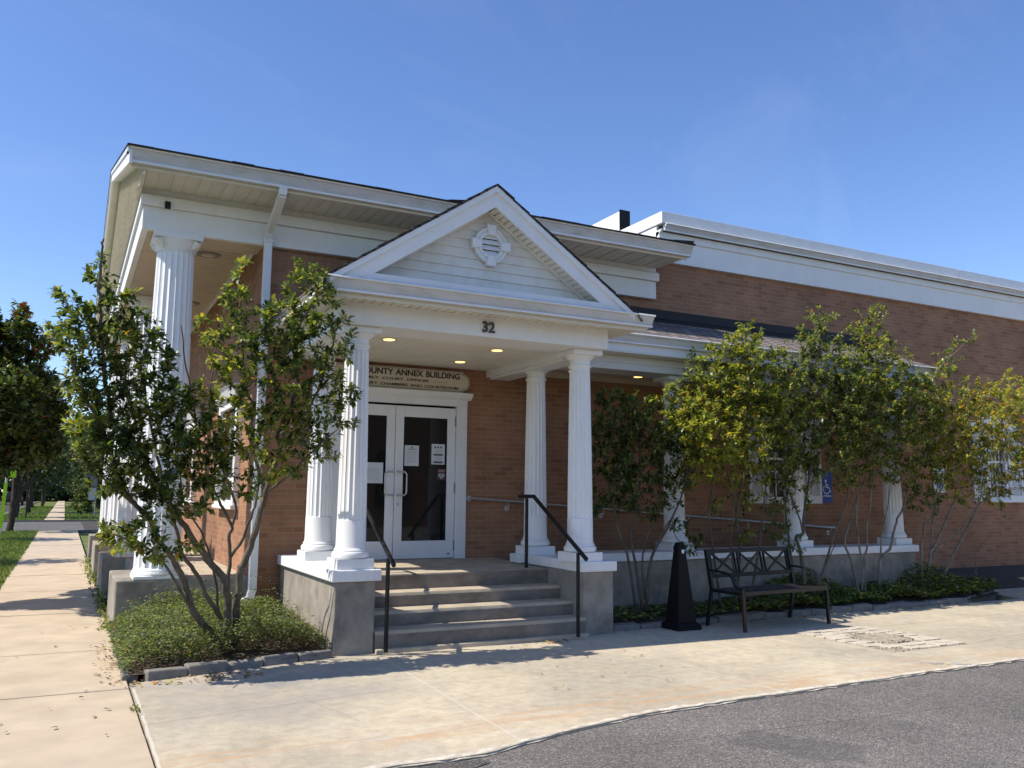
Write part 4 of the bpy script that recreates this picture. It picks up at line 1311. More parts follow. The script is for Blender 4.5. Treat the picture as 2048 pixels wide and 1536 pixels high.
def woody(name, label, cat, base, stems, blobs, weights, leaf_len=(.05, .085), per=9, dens=1.0, bark='bark', mat='leaf', group=None, twig=.16, updir=.55, shade=None, seed=1, spray=.30, child=('stems', 'crown')):
    """stems: list of (r0, r1, [points]); blobs: (centre, (rx,ry,rz), number of sprays[, weights])"""
    rnd = random.Random(seed)
    e = empty(name, base); tag(e, label, cat, group)
    b = MB()
    nodes = []; rad = []
    for r0, r1, pts in stems:
        sp = smooth_path([Vector(p) for p in pts], 4)
        m = len(sp)
        rr = [r0+(r1-r0)*(i/(m-1))**.8 for i in range(m)]
        sp = [p+Vector((rnd.uniform(-1, 1), rnd.uniform(-1, 1), 0))*r0*.25 if 0 < i < m-1 else p for i, p in enumerate(sp)]
        b.tube(sp, rr, 7 if r0 > .012 else 5)
        for i, p in enumerate(sp):
            if p.z > base[2]+.35: nodes.append(p[:]); rad.append(rr[i])
    todo = []
    for bl in blobs:
        c, r, n = Vector(bl[0]), bl[1], max(1, int(bl[2]*dens))
        wts = bl[3] if len(bl) > 3 else weights
        for k in range(n):
            while True:
                u = Vector((rnd.uniform(-1, 1), rnd.uniform(-1, 1), rnd.uniform(-1, 1)))
                if u.length < 1 and rnd.random() < .35+.65*u.length: break
            todo.append((c+Vector((u.x*r[0], u.y*r[1], u.z*r[2])), wts))
    nd = np.array(nodes)
    dist0 = [np.min(np.linalg.norm(nd-np.array(t[0]), axis=1)) for t in todo]
    order = sorted(range(len(todo)), key=lambda i: dist0[i])
    cap = len(nodes)+len(todo)*4+10
    A = np.zeros((cap, 3)); A[:len(nodes)] = nd; R = np.zeros(cap); R[:len(nodes)] = rad; m = len(nodes)
    LP, LD, LN, LL, LW = [], [], [], [], []
    for i in order:
        p, wts = todo[i]
        q = np.array(p)
        d = q-A[:m]
        dl = np.linalg.norm(d, axis=1)
        cost = dl+np.where(d[:, 2] < .0, -d[:, 2]*1.2, 0)
        k = int(np.argmin(cost)); a = Vector(A[k]); L = (p-a).length
        if L < .05: a = a-Vector((0, 0, .05)); L = (p-a).length
        mid = a+(p-a)*.5+Vector((rnd.uniform(-.1, .1), rnd.uniform(-.1, .1), -.10*updir))*L
        r0 = min(R[k]*.75, .0022+.0075*L); r1 = .0014
        seg = max(3, min(7, int(L/.10)+2))
        tw = []
        for s in range(seg+1):
            t = s/seg
            tw.append(a*(1-t)**2+mid*2*t*(1-t)+p*t*t)
        b.tube(tw, [r0+(r1-r0)*s/seg for s in range(seg+1)], 4, cap=False)
        for s in range(1, seg+1):
            if m < cap: A[m] = tw[s]; R[m] = r0+(r1-r0)*s/seg; m += 1
        td = (tw[-1]-tw[-2]).normalized()
        n = max(3, int(per*rnd.uniform(.7, 1.35)))
        Ls = min(spray, max(.10, L*.8))
        end = tw[-1]+td*.02
        ph = rnd.uniform(0, 6.28)
        for s in range(n):
            t = s/(n-1)
            back = Ls*(1-t)
            # walk back along the twig
            pos = tw[-1]; rem = back
            for z in range(len(tw)-1, 0, -1):
                sl = (tw[z]-tw[z-1]).length
                if rem <= sl: pos = tw[z]+(tw[z-1]-tw[z])*(rem/max(sl, 1e-6)); break
                rem -= sl; pos = tw[z-1]
            ph += 2.4
            side = td.orthogonal().normalized()
            side = Matrix.Rotation(ph, 3, td) @ side
            dr = td*(.35+.5*t)+side*(.95-.45*t)+Vector((rnd.uniform(-.3, .3), rnd.uniform(-.3, .3), rnd.uniform(-.36, .16)))
            nn = Vector((rnd.uniform(-.42, .42), rnd.uniform(-.42, .42), 1.0))+side*.15
            LP.append(pos[:]); LD.append(dr[:]); LN.append(nn[:])
            LL.append(rnd.uniform(*leaf_len)*(1 if t < .85 else .8)); LW.append(wts)
    tr = b.build(child[0], M[bark], e, smooth='all')
    tint = np.zeros((len(LP), 3))
    groups = {}
    for i, w in enumerate(LW): groups.setdefault(id(w), (w, []))[1].append(i)
    for w, idx in groups.values(): tint[idx] = pick_tints(len(idx), w)
    leaf_obj(child[1], np.array(LP), np.array(LD), np.array(LN), np.array(LL), tint, M[mat], e, origin=base)
    return e

def pxstem(r0, r1, Y0, Y1, pts):
    n = len(pts)
    return (r0, r1, [at(p[0], p[1], Y0+(Y1-Y0)*i/(n-1)) for i, p in enumerate(pts)])
def pxblobs(lst, Y, dz=.45, k=1.0, dens=.012, ppm=None):
    out = []
    for q in lst:
        px, py, r = q[0], q[1], q[2]
        yy = Y+(q[3] if len(q) > 3 and q[3] is not None else 0)
        c = at(px, py, yy)
        mpp = (at(px+10, py, yy)-c).length/10
        rr = r*mpp
        n = dens*r*r
        o = [c, (rr, max(.16, rr*.75)+dz*.3, rr), n]
        if len(q) > 4: o.append(q[4])
        out.append(tuple(o))
    return out

# ---- the multi-stemmed tree in the left bed
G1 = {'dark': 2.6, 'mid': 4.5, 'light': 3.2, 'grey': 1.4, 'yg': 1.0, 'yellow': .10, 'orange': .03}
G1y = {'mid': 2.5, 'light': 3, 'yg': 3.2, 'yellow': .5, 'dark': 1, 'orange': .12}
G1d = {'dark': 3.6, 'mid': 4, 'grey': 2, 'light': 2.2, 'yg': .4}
B0 = (1.54, 9.05, .10)
stems = [
    pxstem(.040, .012, 9.03, 7.97, [(446, 1292), (410, 1251), (387, 1226), (375, 1185), (361, 1148), (339, 1109), (316, 1080), (298, 1038), (279, 1018), (255, 990), (232, 940), (205, 860), (170, 790), (140, 720)]),
    pxstem(.030, .010, 9.10, 8.65, [(452, 1288), (443, 1250), (436, 1226), (414, 1195), (400, 1160), (383, 1134), (365, 1109), (352, 1060), (333, 998), (318, 930), (300, 840), (285, 760), (262, 690)]),
    pxstem(.044, .008, 9.05, 7.88, [(455, 1290), (453, 1226), (453, 1182), (446, 1153), (419, 1124), (398, 1095), (370, 1053), (348, 1018), (320, 980), (290, 920), (255, 870), (225, 835), (214, 780), (204, 700), (201, 610), (198, 558), (203, 500), (207, 478)]),
    pxstem(.044, .009, 9.07, 8.06, [(470, 1290), (472, 1226), (477, 1178), (480, 1141), (492, 1119), (504, 1084), (516, 1047), (526, 1010), (534, 973), (546, 938), (558, 908), (561, 888), (556, 871), (566, 844), (583, 807), (595, 770), (590, 720), (585, 680), (600, 650), (622, 610), (640, 570)]),
    pxstem(.022, .006, 8.95, 8.47, [(534, 973), (524, 963), (509, 908), (499, 869), (504, 834), (509, 809), (496, 790), (485, 740), (487, 680), (480, 610), (478, 560), (481, 520)]),
    pxstem(.026, .006, 9.13, 8.70, [(462, 1288), (457, 1240), (455, 1190), (460, 1114), (459, 1072), (464, 1052), (446, 1017), (430, 987), (412, 940), (395, 880), (385, 800), (370, 720), (362, 650)]),
    pxstem(.020, .005, 9.30, 8.47, [(460, 1114), (467, 1104), (484, 1081), (495, 1050), (504, 1030), (514, 992), (522, 940), (535, 880), (560, 800), (600, 720)]),
    pxstem(.016, .005, 9.25, 8.74, [(464, 1052), (472, 1017), (459, 973), (447, 943), (437, 911), (425, 860), (420, 790), (432, 700), (440, 640)]),
    pxstem(.022, .006, 8.95, 7.84, [(556, 871), (585, 855), (615, 820), (640, 770), (655, 720), (668, 680), (672, 655)]),
    pxstem(.016, .005, 8.85, 7.75, [(533, 985), (560, 965), (590, 940), (612, 915), (650, 880), (685, 850)]),
    pxstem(.018, .005, 8.90, 7.75, [(387, 1226), (360, 1180), (330, 1130), (300, 1100), (262, 1082), (225, 1068)]),
    pxstem(.014, .005, 8.85, 7.84, [(279, 1018), (240, 985), (205, 955), (165, 930), (140, 900)]),
    pxstem(.016, .004, 9.25, 8.29, [(436, 1226), (432, 1170), (420, 1110), (400, 1060), (370, 1010), (360, 950), (345, 880)]),
]
bl = pxblobs([
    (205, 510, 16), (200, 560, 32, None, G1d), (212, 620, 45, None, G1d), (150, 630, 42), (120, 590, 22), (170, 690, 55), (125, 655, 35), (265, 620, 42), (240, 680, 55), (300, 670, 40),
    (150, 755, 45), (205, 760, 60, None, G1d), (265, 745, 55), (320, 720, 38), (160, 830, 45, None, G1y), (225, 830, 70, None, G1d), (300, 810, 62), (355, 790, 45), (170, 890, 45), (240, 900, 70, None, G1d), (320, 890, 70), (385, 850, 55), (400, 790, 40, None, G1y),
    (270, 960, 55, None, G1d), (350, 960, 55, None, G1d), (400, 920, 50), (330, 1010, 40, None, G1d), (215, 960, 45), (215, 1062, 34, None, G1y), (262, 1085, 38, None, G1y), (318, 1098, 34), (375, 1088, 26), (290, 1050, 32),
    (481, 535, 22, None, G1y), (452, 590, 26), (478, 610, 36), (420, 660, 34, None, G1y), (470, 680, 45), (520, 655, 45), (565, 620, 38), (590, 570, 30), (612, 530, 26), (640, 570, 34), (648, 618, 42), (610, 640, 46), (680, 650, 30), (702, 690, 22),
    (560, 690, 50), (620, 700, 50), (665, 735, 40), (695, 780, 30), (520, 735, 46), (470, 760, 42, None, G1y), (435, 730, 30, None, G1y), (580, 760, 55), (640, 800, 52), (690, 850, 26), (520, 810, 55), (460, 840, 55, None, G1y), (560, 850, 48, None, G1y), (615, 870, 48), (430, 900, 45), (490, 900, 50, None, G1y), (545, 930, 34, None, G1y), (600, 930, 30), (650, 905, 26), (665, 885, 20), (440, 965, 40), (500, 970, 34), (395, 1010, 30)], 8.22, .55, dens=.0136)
woody('multi_stem_tree', 'tall multi-stemmed leafy tree in the small bed left of the entrance steps', 'tree', B0, stems, bl, G1, (.052, .088), 10, 1.0, group=None, seed=3)

# ---- shrubs of the right bed
GA = {'dark': 4, 'mid': 4, 'grey': 1.5, 'light': .8, 'yg': .4}
GB = {'yg': 3.6, 'light': 3.4, 'mid': 2.6, 'yellow': .45, 'orange': .14, 'dark': 1}
GBy = {'yg': 5, 'yellow': 1.2, 'light': 3.5, 'mid': 1, 'orange': .25}
GC = {'dark': 1.6, 'mid': 4, 'light': 3.2, 'grey': 3, 'yg': 1.3, 'orange': .15, 'brown': .1}
GD = {'mid': 3, 'light': 3.4, 'yg': 2.6, 'dark': 1.2, 'grey': 1.2, 'yellow': .35, 'orange': .22}
GE = {'yg': 3.4, 'yellow': 1.5, 'light': 2.6, 'mid': 2.4, 'orange': .5, 'dark': .8}
GEy = {'yellow': 2, 'yg': 4, 'orange': .5, 'light': 2.5}
def base_at(px, py, Y): p = at(px, py, Y); return (p.x, Y, .06)
YS = 9.35
woody('dark_leafed_shrub', 'dark green shaded shrub rising behind the black obelisk receptacle', 'shrub', base_at(1282, 1200, 9.4),
      [pxstem(.022, .006, 9.4, 9.5, [(1272, 1222), (1258, 1124), (1241, 1074), (1225, 1010), (1215, 930), (1212, 850), (1220, 790)]),
       pxstem(.022, .006, 9.4, 9.6, [(1286, 1222), (1270, 1124), (1262, 1074), (1275, 1020), (1280, 940), (1275, 860), (1265, 800)]),
       pxstem(.024, .006, 9.4, 9.2, [(1292, 1222), (1303, 1115), (1337, 1053), (1365, 985), (1375, 920), (1370, 860)]),
       pxstem(.016, .005, 9.4, 9.3, [(1290, 1200), (1285, 1110), (1310, 1030), (1325, 950), (1330, 870)]),
       pxstem(.012, .004, 9.3, 9.0, [(1303, 1115), (1340, 1040), (1352, 1075), (1378, 1095)])],
      pxblobs([(1215, 795, 24), (1232, 840, 45), (1275, 835, 45), (1320, 860, 46), (1225, 905, 48), (1280, 905, 55), (1340, 915, 45), (1232, 970, 45), (1290, 980, 50), (1345, 975, 34), (1375, 900, 34), (1380, 845, 28), (1352, 1055, 16), (1385, 1085, 20), (1200, 860, 24), (1190, 1010, 26)], 9.4, .4, dens=0.0335),
      GA, (.055, .088), 9, 1.0, seed=5)
woody('yellow_green_shrub', 'bright yellow-green shrub arching above the back of the metal bench', 'shrub', base_at(1480, 1195, 9.45),
      [pxstem(.022, .006, 9.4, 9.3, [(1442, 1215), (1428, 1110), (1418, 1030), (1428, 950), (1440, 860), (1420, 790)]),
       pxstem(.024, .006, 9.45, 9.2, [(1470, 1215), (1480, 1110), (1474, 1030), (1490, 940), (1502, 820), (1494, 710), (1490, 655)]),
       pxstem(.022, .006, 9.5, 9.4, [(1500, 1210), (1518, 1090), (1530, 990), (1538, 860), (1530, 760)]),
       pxstem(.016, .005, 9.45, 9.0, [(1474, 1030), (1455, 950), (1420, 900), (1385, 870), (1360, 850)]),
       pxstem(.014, .005, 9.45, 9.2, [(1480, 1200), (1462, 1100), (1470, 1000), (1465, 900), (1470, 780)])],
      pxblobs([(1490, 668, 24), (1470, 705, 42), (1520, 712, 40), (1425, 735, 42), (1475, 760, 55), (1535, 765, 48), (1390, 785, 40), (1440, 815, 58), (1505, 825, 60), (1555, 820, 45), (1372, 840, 42, -.2, GBy), (1410, 875, 55, -.2, GBy), (1470, 885, 60, -.1, GBy), (1530, 885, 52), (1395, 925, 38, -.2, GBy), (1450, 935, 36, -.1, GBy), (1345, 800, 28), (1345, 870, 30), (1505, 935, 34), (1440, 1010, 16), (1480, 1060, 18), (1500, 1000, 20)], 9.35, .5, dens=0.0335),
      GB, (.055, .090), 10, 1.0, seed=6)
woody('grey_green_shrub', 'upright grey-green shrub in front of the ramp column right of the bench', 'shrub', base_at(1620, 1185, 9.5),
      [pxstem(.030, .006, 9.5, 9.5, [(1612, 1205), (1602, 1110), (1592, 1075), (1606, 1066), (1608, 1026), (1613, 988), (1619, 953), (1623, 897), (1628, 842), (1632, 760), (1640, 680), (1640, 615)]),
       pxstem(.022, .006, 9.5, 9.6, [(1592, 1205), (1585, 1130), (1575, 1060), (1572, 1000), (1590, 930), (1600, 860), (1600, 780)]),
       pxstem(.022, .005, 9.5, 9.3, [(1625, 1205), (1650, 1130), (1668, 1070), (1690, 1010), (1700, 950), (1695, 880), (1690, 800), (1680, 720)]),
       pxstem(.014, .004, 9.5, 9.4, [(1640, 1160), (1665, 1100), (1680, 1080)]),
       pxstem(.016, .004, 9.5, 9.4, [(1606, 1066), (1597, 1030), (1580, 990), (1560, 950)])],
      pxblobs([(1640, 630, 20), (1635, 670, 34), (1612, 720, 44), (1655, 725, 42), (1600, 780, 52), (1655, 790, 56), (1700, 790, 42), (1590, 850, 48), (1645, 860, 62), (1700, 860, 52), (1605, 920, 44), (1665, 925, 40), (1580, 970, 26), (1560, 930, 24), (1600, 1000, 18), (1555, 1055, 22), (1585, 1085, 16), (1545, 1010, 20)], 9.45, .5, dens=0.0366),
      GC, (.055, .088), 10, 1.0, bark='bark', seed=7)
woody('tall_shrub', 'tall olive shrub with a long leaning shoot before the last ramp column', 'shrub', base_at(1742, 1165, 9.5),
      [pxstem(.030, .007, 9.5, 9.5, [(1762, 1190), (1759, 1128), (1768, 1111), (1782, 1094), (1787, 1066), (1795, 1038), (1809, 1011), (1810, 999), (1805, 975), (1800, 940), (1795, 880), (1790, 820)]),
       pxstem(.016, .005, 9.5, 9.3, [(1809, 1005), (1819, 972), (1832, 950), (1850, 910), (1860, 850)]),
       pxstem(.022, .006, 9.5, 9.6, [(1724, 1190), (1725, 1128), (1719, 1098), (1713, 1046), (1714, 1009), (1714, 975), (1715, 920), (1725, 840), (1735, 740), (1740, 660), (1741, 612)]),
       pxstem(.020, .005, 9.5, 9.4, [(1731, 1190), (1729, 1120), (1734, 1094), (1734, 1052), (1741, 1010), (1744, 975), (1755, 920), (1765, 850), (1770, 770)]),
       pxstem(.016, .005, 9.55, 9.3, [(1756, 1180), (1761, 1113), (1763, 1077), (1768, 1047), (1776, 1010), (1780, 967), (1775, 900), (1765, 830)]),
       pxstem(.024, .006, 9.5, 9.7, [(1718, 1190), (1705, 1130), (1690, 1085), (1700, 1040), (1712, 1000), (1735, 940), (1760, 890)]),
       pxstem(.010, .003, 9.3, 9.0, [(1795, 880), (1830, 800), (1870, 745), (1910, 705), (1945, 672)])],
      pxblobs([(1741, 625, 18), (1738, 665, 30), (1725, 705, 40), (1765, 715, 40), (1715, 755, 46), (1762, 765, 52), (1805, 770, 42), (1740, 820, 58), (1795, 825, 55), (1840, 800, 36), (1725, 880, 50), (1780, 885, 55), (1830, 865, 44), (1745, 930, 34), (1800, 940, 30), (1828, 770, 28), (1865, 745, 24), (1895, 715, 19), (1922, 692, 14), (1942, 674, 9), (1690, 960, 20)], 9.5, .5, dens=0.0388),
      GD, (.055, .088), 10, 1.0, bark='bark_pale', seed=8)
woody('golden_shrub', 'golden-leaved spreading shrub at the far end of the bed beside the wing window', 'shrub', base_at(1862, 1155, 9.6),
      [pxstem(.024, .006, 9.6, 9.7, [(1845, 1172), (1843, 1111), (1846, 1072), (1850, 1049), (1865, 1032), (1868, 990), (1860, 940), (1850, 880)]),
       pxstem(.030, .007, 9.6, 9.5, [(1857, 1172), (1860, 1111), (1870, 1091), (1884, 1060), (1900, 1023), (1917, 986), (1938, 964), (1960, 920), (1975, 870)]),
       pxstem(.028, .007, 9.6, 9.3, [(1880, 1170), (1904, 1117), (1919, 1086), (1933, 1059), (1945, 1033), (1958, 1008), (1972, 997), (1990, 960), (2005, 910), (2015, 850)]),
       pxstem(.020, .005, 9.6, 9.35, [(1861, 1116), (1884, 1089), (1914, 1069), (1938, 1035), (1960, 1000), (1965, 960)]),
       pxstem(.022, .005, 9.6, 9.8, [(1862, 1172), (1863, 1069), (1868, 1032), (1877, 993), (1892, 955), (1900, 900), (1895, 850)]),
       pxstem(.012, .004, 9.5, 9.2, [(1972, 997), (2000, 985), (2025, 950)]),
       pxstem(.008, .003, 9.4, 9.2, [(1945, 1033), (1975, 1022), (2005, 1020)])],
      pxblobs([(1850, 835, 40), (1895, 830, 44), (1870, 885, 52), (1925, 870, 55), (1960, 825, 44, None, GEy), (2000, 810, 45, -.1, GEy), (2035, 800, 34, -.1, GEy), (1985, 875, 50), (2030, 860, 42, None, GEy), (1900, 930, 46), (1955, 930, 48), (2005, 930, 38), (1850, 940, 34), (1940, 975, 26), (2020, 965, 24), (1838, 990, 22, None, GA), (1862, 1000, 18, None, GA), (1995, 1018, 14), (1910, 790, 28), (1975, 775, 26), (2060, 830, 40, None, GEy), (2075, 890, 36), (2020, 770, 22, None, GEy)], 9.5, .5, dens=0.0398),
      GE, (.055, .088), 10, 1.0, bark='bark_pale', seed=9)
# ---- ground cover
def carpet(name, label, cat, n, where, hfun, llen, weights, mat='leaf_low', wr=.6, tilt=.7, origin=(0, 0, 0)):
    P = np.zeros((n, 3)); D = np.zeros((n, 3)); Nn = np.zeros((n, 3)); L = np.zeros(n)
    for i in range(n):
        x, y = where()
        h = hfun(x, y)
        P[i] = (x, y, h)
        a = random.uniform(0, 2*PI)
        D[i] = (math.cos(a), math.sin(a), random.uniform(-.15, tilt))
        Nn[i] = (random.uniform(-.5, .5), random.uniform(-.5, .5), 1)
        L[i] = random.uniform(*llen)
    o = leaf_obj(name, P, D, Nn, L, pick_tints(n, weights), M[mat], None, origin, wr=wr)
    return tag(o, label, cat, kind='stuff')
bumps = [(random.uniform(.6, 2.45), random.uniform(8.4, 11.1), random.uniform(.2, .5), random.uniform(.04, .16)) for _ in range(42)]
def lbed_h(x, y):
    t = (y-8.3)/2.8
    soil = .05+.05*t
    h = .045
    for bx_, by_, br, bh in bumps: h += .62*bh*math.exp(-((x-bx_)**2+(y-by_)**2)/br**2)
    edge_ = min(1, .5+(x-.56)/.25, .75+(y-8.3-.2*(x-.6)/1.9)/.6)
    return soil+h*1.15*max(.3, edge_)*(.2+.8*random.random()**.6)*(1.7 if random.random() < .05 else 1)
def lbed_xy():
    while True:
        x, y = random.uniform(.52, 2.46), random.uniform(8.34, 11.08)
        if y < 8.36+.21*(x-.6)/1.0: continue
        nz_ = math.sin(x*5.1+1.3*math.sin(y*2.2))*math.sin(y*4.3+x)
        return x, y
carpet('ground_cover', 'dense low green ground cover filling the bed around the multi-stemmed tree', 'ground cover', 30000, lbed_xy, lbed_h, (.018, .040), {'mid': 5, 'dark': 1.4, 'light': 4.2, 'grey': 3, 'yg': .7, 'straw': .35, 'brown': .25}, origin=(1.5, 9.7, .05))
rb = [(random.uniform(8.5, 14.2), random.uniform(9.05, 9.95), random.uniform(.15, .4), random.uniform(.04, .2)) for _ in range(46)]
def rbed_h(x, y):
    h = .06
    for bx_, by_, br, bh in rb: h += .7*bh*math.exp(-((x-bx_)**2+(y-by_)**2)/br**2)
    if x < 8.6: h *= .8
    return .08+h*(.2+.8*random.random()**.6)
def rbed_xy():
    while True:
        x = random.uniform(6.0, 14.45)
        y = random.uniform(9.02+max(0, (x-12.8)/1.6)**2*.5, 9.96 if x < 12.9 else 10.2)
        if x < 8.4 and random.random() < .72: continue
        return x, y
carpet('bed_plants', 'broad-leaved green plants covering the soil under the row of shrubs', 'ground cover', 10500, rbed_xy, rbed_h, (.035, .085), {'mid': 5, 'dark': 1.5, 'light': 4.5, 'yg': 2, 'grey': .6}, wr=.72, origin=(10, 9.5, .05))

# two tall weeds
def weed(x, y, h, label):
    e = empty('tall_weed', (x, y, .08)); tag(e, label, 'weed')
    b = MB(); pts_ = [(x, y, .06), (x+.02, y, .06+h*.4), (x+.01, y-.02, .06+h*.75), (x+.05, y-.02, .06+h)]
    b.tube(pts_, [.008, .006, .004, .002], 5)
    P, D, Nn, L = [], [], [], []
    for k in range(26):
        t = .15+.85*k/25; z = .06+h*t
        a = k*2.4
        P.append((x+.03*t, y-.015*t, z)); D.append((math.cos(a), math.sin(a), random.uniform(.1, .8))); Nn.append((random.uniform(-.3, .3), random.uniform(-.3, .3), 1)); L.append(.09*(1.15-t)+.018)
        if k > 16:
            b.tube([(x+.03*t, y, z), (x+.03*t+.05*math.cos(a), y+.05*math.sin(a), z+.05)], [.002, .0015], 4)
    b.build('stalk', M['bark_pale'], e)
    leaf_obj('leaves', np.array(P), np.array(D), np.array(Nn), np.array(L), pick_tints(26, {'light': 2, 'yg': 2, 'straw': 2}), M['leaf_low'], e, (x, y, .08), wr=.4)
p = at(1951, 1165, 9.75); weed(p.x, 9.75, .62, 'tall dry weed stalk at the far right end of the shrub bed')
p = at(1797, 1165, 9.45); weed(p.x, 9.45, .66, 'tall leafy weed standing before the last ramp column')
p = at(800/4.096+180+8, 1340, 8.55); weed(1.12, 8.62, .22, 'small yellow-green weed at the front edge of the left bed')

# fallen leaves
def litter_xy():
    r = random.random()
    if r < .28: return random.uniform(.55, 1.7), random.uniform(8.02, 8.36)+0
    if r < .48: x = random.uniform(.36, .66); return x, random.uniform(8.2, 10.6)
    if r < .78: return random.uniform(6.0, 12.6), 8.86+abs(random.gauss(0, .05))*-1+.02
    if r < .88: return 4.95+random.gauss(0, .16), 8.52+random.gauss(0, .05)
    if r < .94: return random.uniform(-.7, .5), random.uniform(6, 13)
    return random.uniform(3.2, 5.4), random.uniform(6.3, 8.5)
n = 360
P = np.zeros((n, 3)); D = np.zeros((n, 3)); Nn = np.zeros((n, 3)); L = np.zeros(n)
for i in range(n):
    x, y = litter_xy(); P[i] = (x, y, .008+random.random()*.008 if not (FX0 < x < FX1 and y > 8.62) else .056)
    a = random.uniform(0, 6.28); D[i] = (math.cos(a), math.sin(a), random.uniform(-.05, .2)); Nn[i] = (random.uniform(-.4, .4), random.uniform(-.4, .4), 1); L[i] = random.uniform(.03, .062)
tag(leaf_obj('fallen_leaves', P, D, Nn, L, pick_tints(n, {'straw': 4, 'brown': 4, 'orange': 1, 'yellow': .8, 'yg': .4}), M['litter'], None, (0, 8, 0), curl=.25), 'scattered dry fallen leaves along the bed edges and walk', 'fallen leaves', kind='stuff')
# weeds growing in the joint by the piers and the slab edge
n = 900
P = np.zeros((n, 3)); D = np.zeros((n, 3)); Nn = np.zeros((n, 3)); L = np.zeros(n)
spots = [(.56, 11.3+random.random()*11, .05) for _ in range(34)]+[(.575, 7.2, .02)]
for i in range(n):
    sx, sy, sr = random.choice(spots)
    P[i] = (sx+random.gauss(0, sr), sy+random.gauss(0, .13 if sy > 11 else .06), random.random()**2*(.13 if sy > 11 else .02))
    a = random.uniform(0, 6.28); D[i] = (math.cos(a)*.7, math.sin(a)*.7, random.uniform(.1, 1.2)); Nn[i] = (random.uniform(-.6, .6), random.uniform(-.6, .6), 1); L[i] = random.uniform(.03, .08)*(1 if sy > 11 else .55)
tag(leaf_obj('joint_weeds', P, D, Nn, L, pick_tints(n, {'mid': 4, 'light': 3, 'yg': 1.5, 'dark': 1}), M['leaf_low'], None, (.5, 12, 0), wr=.35), 'tufts of weeds along the foot of the portico piers', 'weeds', kind='stuff')

# grass blades on the strip (short, as one carpet)
n = 30000
xs = RNG.uniform(-3.6, -.84, n); ys = 9+32*RNG.random(n)**1.25
k = (ys < 41)
P = np.stack([xs, ys, np.full(n, -.015)], 1)
a = RNG.uniform(0, 6.28, n)
D = np.stack([np.cos(a)*.5, np.sin(a)*.5, RNG.uniform(.5, 1.3, n)], 1)
Nn = np.stack([np.cos(a+1.57), np.sin(a+1.57), RNG.uniform(0, .6, n)], 1)
L = RNG.uniform(.035, .10, n)
PAL['grass1'] = (.135, .20, .042); PAL['grass2'] = (.18, .225, .06); PAL['grass3'] = (.09, .15, .035)
tag(leaf_obj('grass', P, D, Nn, L, pick_tints(n, {'grass1': 4, 'grass2': 2, 'grass3': 3, 'straw': .3}), M['leaf_low'], None, (-2, 20, 0), wr=.22), 'mown green grass between the sidewalk and the street', 'grass', kind='stuff')
n = 14000
xs = np.concatenate([RNG.uniform(-3.6, -1.0, n//2), RNG.uniform(.12, 6, n-n//2)]); ys = np.concatenate([RNG.uniform(56, 110, n//2), RNG.uniform(56, 110, n-n//2)])
P = np.stack([xs, ys, np.full(n, -.11)], 1); a = RNG.uniform(0, 6.28, n)
D = np.stack([np.cos(a)*.5, np.sin(a)*.5, RNG.uniform(.5, 1.3, n)], 1); Nn = np.stack([np.cos(a+1.57), np.sin(a+1.57), RNG.uniform(0, .6, n)], 1)
tag(leaf_obj('far_grass', P, D, Nn, RNG.uniform(.1, .22, n), pick_tints(n, {'grass1': 4, 'grass2': 2.5, 'grass3': 2}), M['leaf_low'], None, (0, 80, 0), wr=.3), 'grass along the far sidewalk beyond the cross street', 'grass', kind='stuff')

# ---- street trees
TD = {'dark': 6, 'mid': 4, 'grey': 2, 'light': .9, 'red': .12, 'brown': .1}
TDD = {'dark': 7, 'mid': 3.2, 'grey': 1, 'light': .4}
woody('street_tree', 'dark round-headed street tree at the left edge with reddish shoot tips', 'tree', (-2.35, 14.6, -.02),
      [(.11, .03, [(-2.35, 14.6, -.05), (-2.33, 14.6, .9), (-2.28, 14.55, 1.7), (-2.2, 14.5, 2.4), (-2.1, 14.5, 3.3), (-2.0, 14.4, 4.2)]),
       (.06, .015, [(-2.28, 14.55, 1.5), (-1.9, 14.5, 2.1), (-1.4, 14.4, 2.7), (-.9, 14.3, 3.3), (-.6, 14.3, 3.9)]),
       (.06, .015, [(-2.28, 14.55, 1.6), (-2.8, 14.6, 2.3), (-3.3, 14.7, 3.0), (-3.6, 14.8, 3.7)]),
       (.05, .012, [(-2.22, 14.5, 1.9), (-2.0, 13.9, 2.6), (-1.7, 13.4, 3.3), (-1.5, 13.1, 3.9)]),
       (.05, .012, [(-2.22, 14.5, 1.9), (-2.4, 15.2, 2.6), (-2.3, 15.8, 3.4), (-2.1, 16.1, 4.0)])],
      pxblobs([(40, 625, 22, 0, {'red': 2, 'mid': 2, 'light': 1}), (45, 680, 50), (-20, 690, 70), (95, 690, 26, 0, {'red': 1.5, 'mid': 3, 'light': 1}), (20, 760, 85), (90, 770, 42), (-70, 780, 100), (60, 850, 72), (118, 820, 26), (-20, 870, 90), (100, 890, 32), (10, 925, 30), (-110, 880, 90), (-160, 780, 80), (-90, 690, 70), (-40, 630, 40), (20, 800, 80, -1.2), (10, 800, 80, 1.3), (-60, 820, 90, 1.3), (-60, 820, 90, -1.2), (60, 900, 50, .8), (-200, 850, 100), (-150, 700, 80)], 14.6, 1.0, dens=.036),
      TD, (.08, .125), 11, 1.0, bark='bark_dark', mat='leaf_tree', seed=21, spray=.4, child=('trunk', 'crown'))

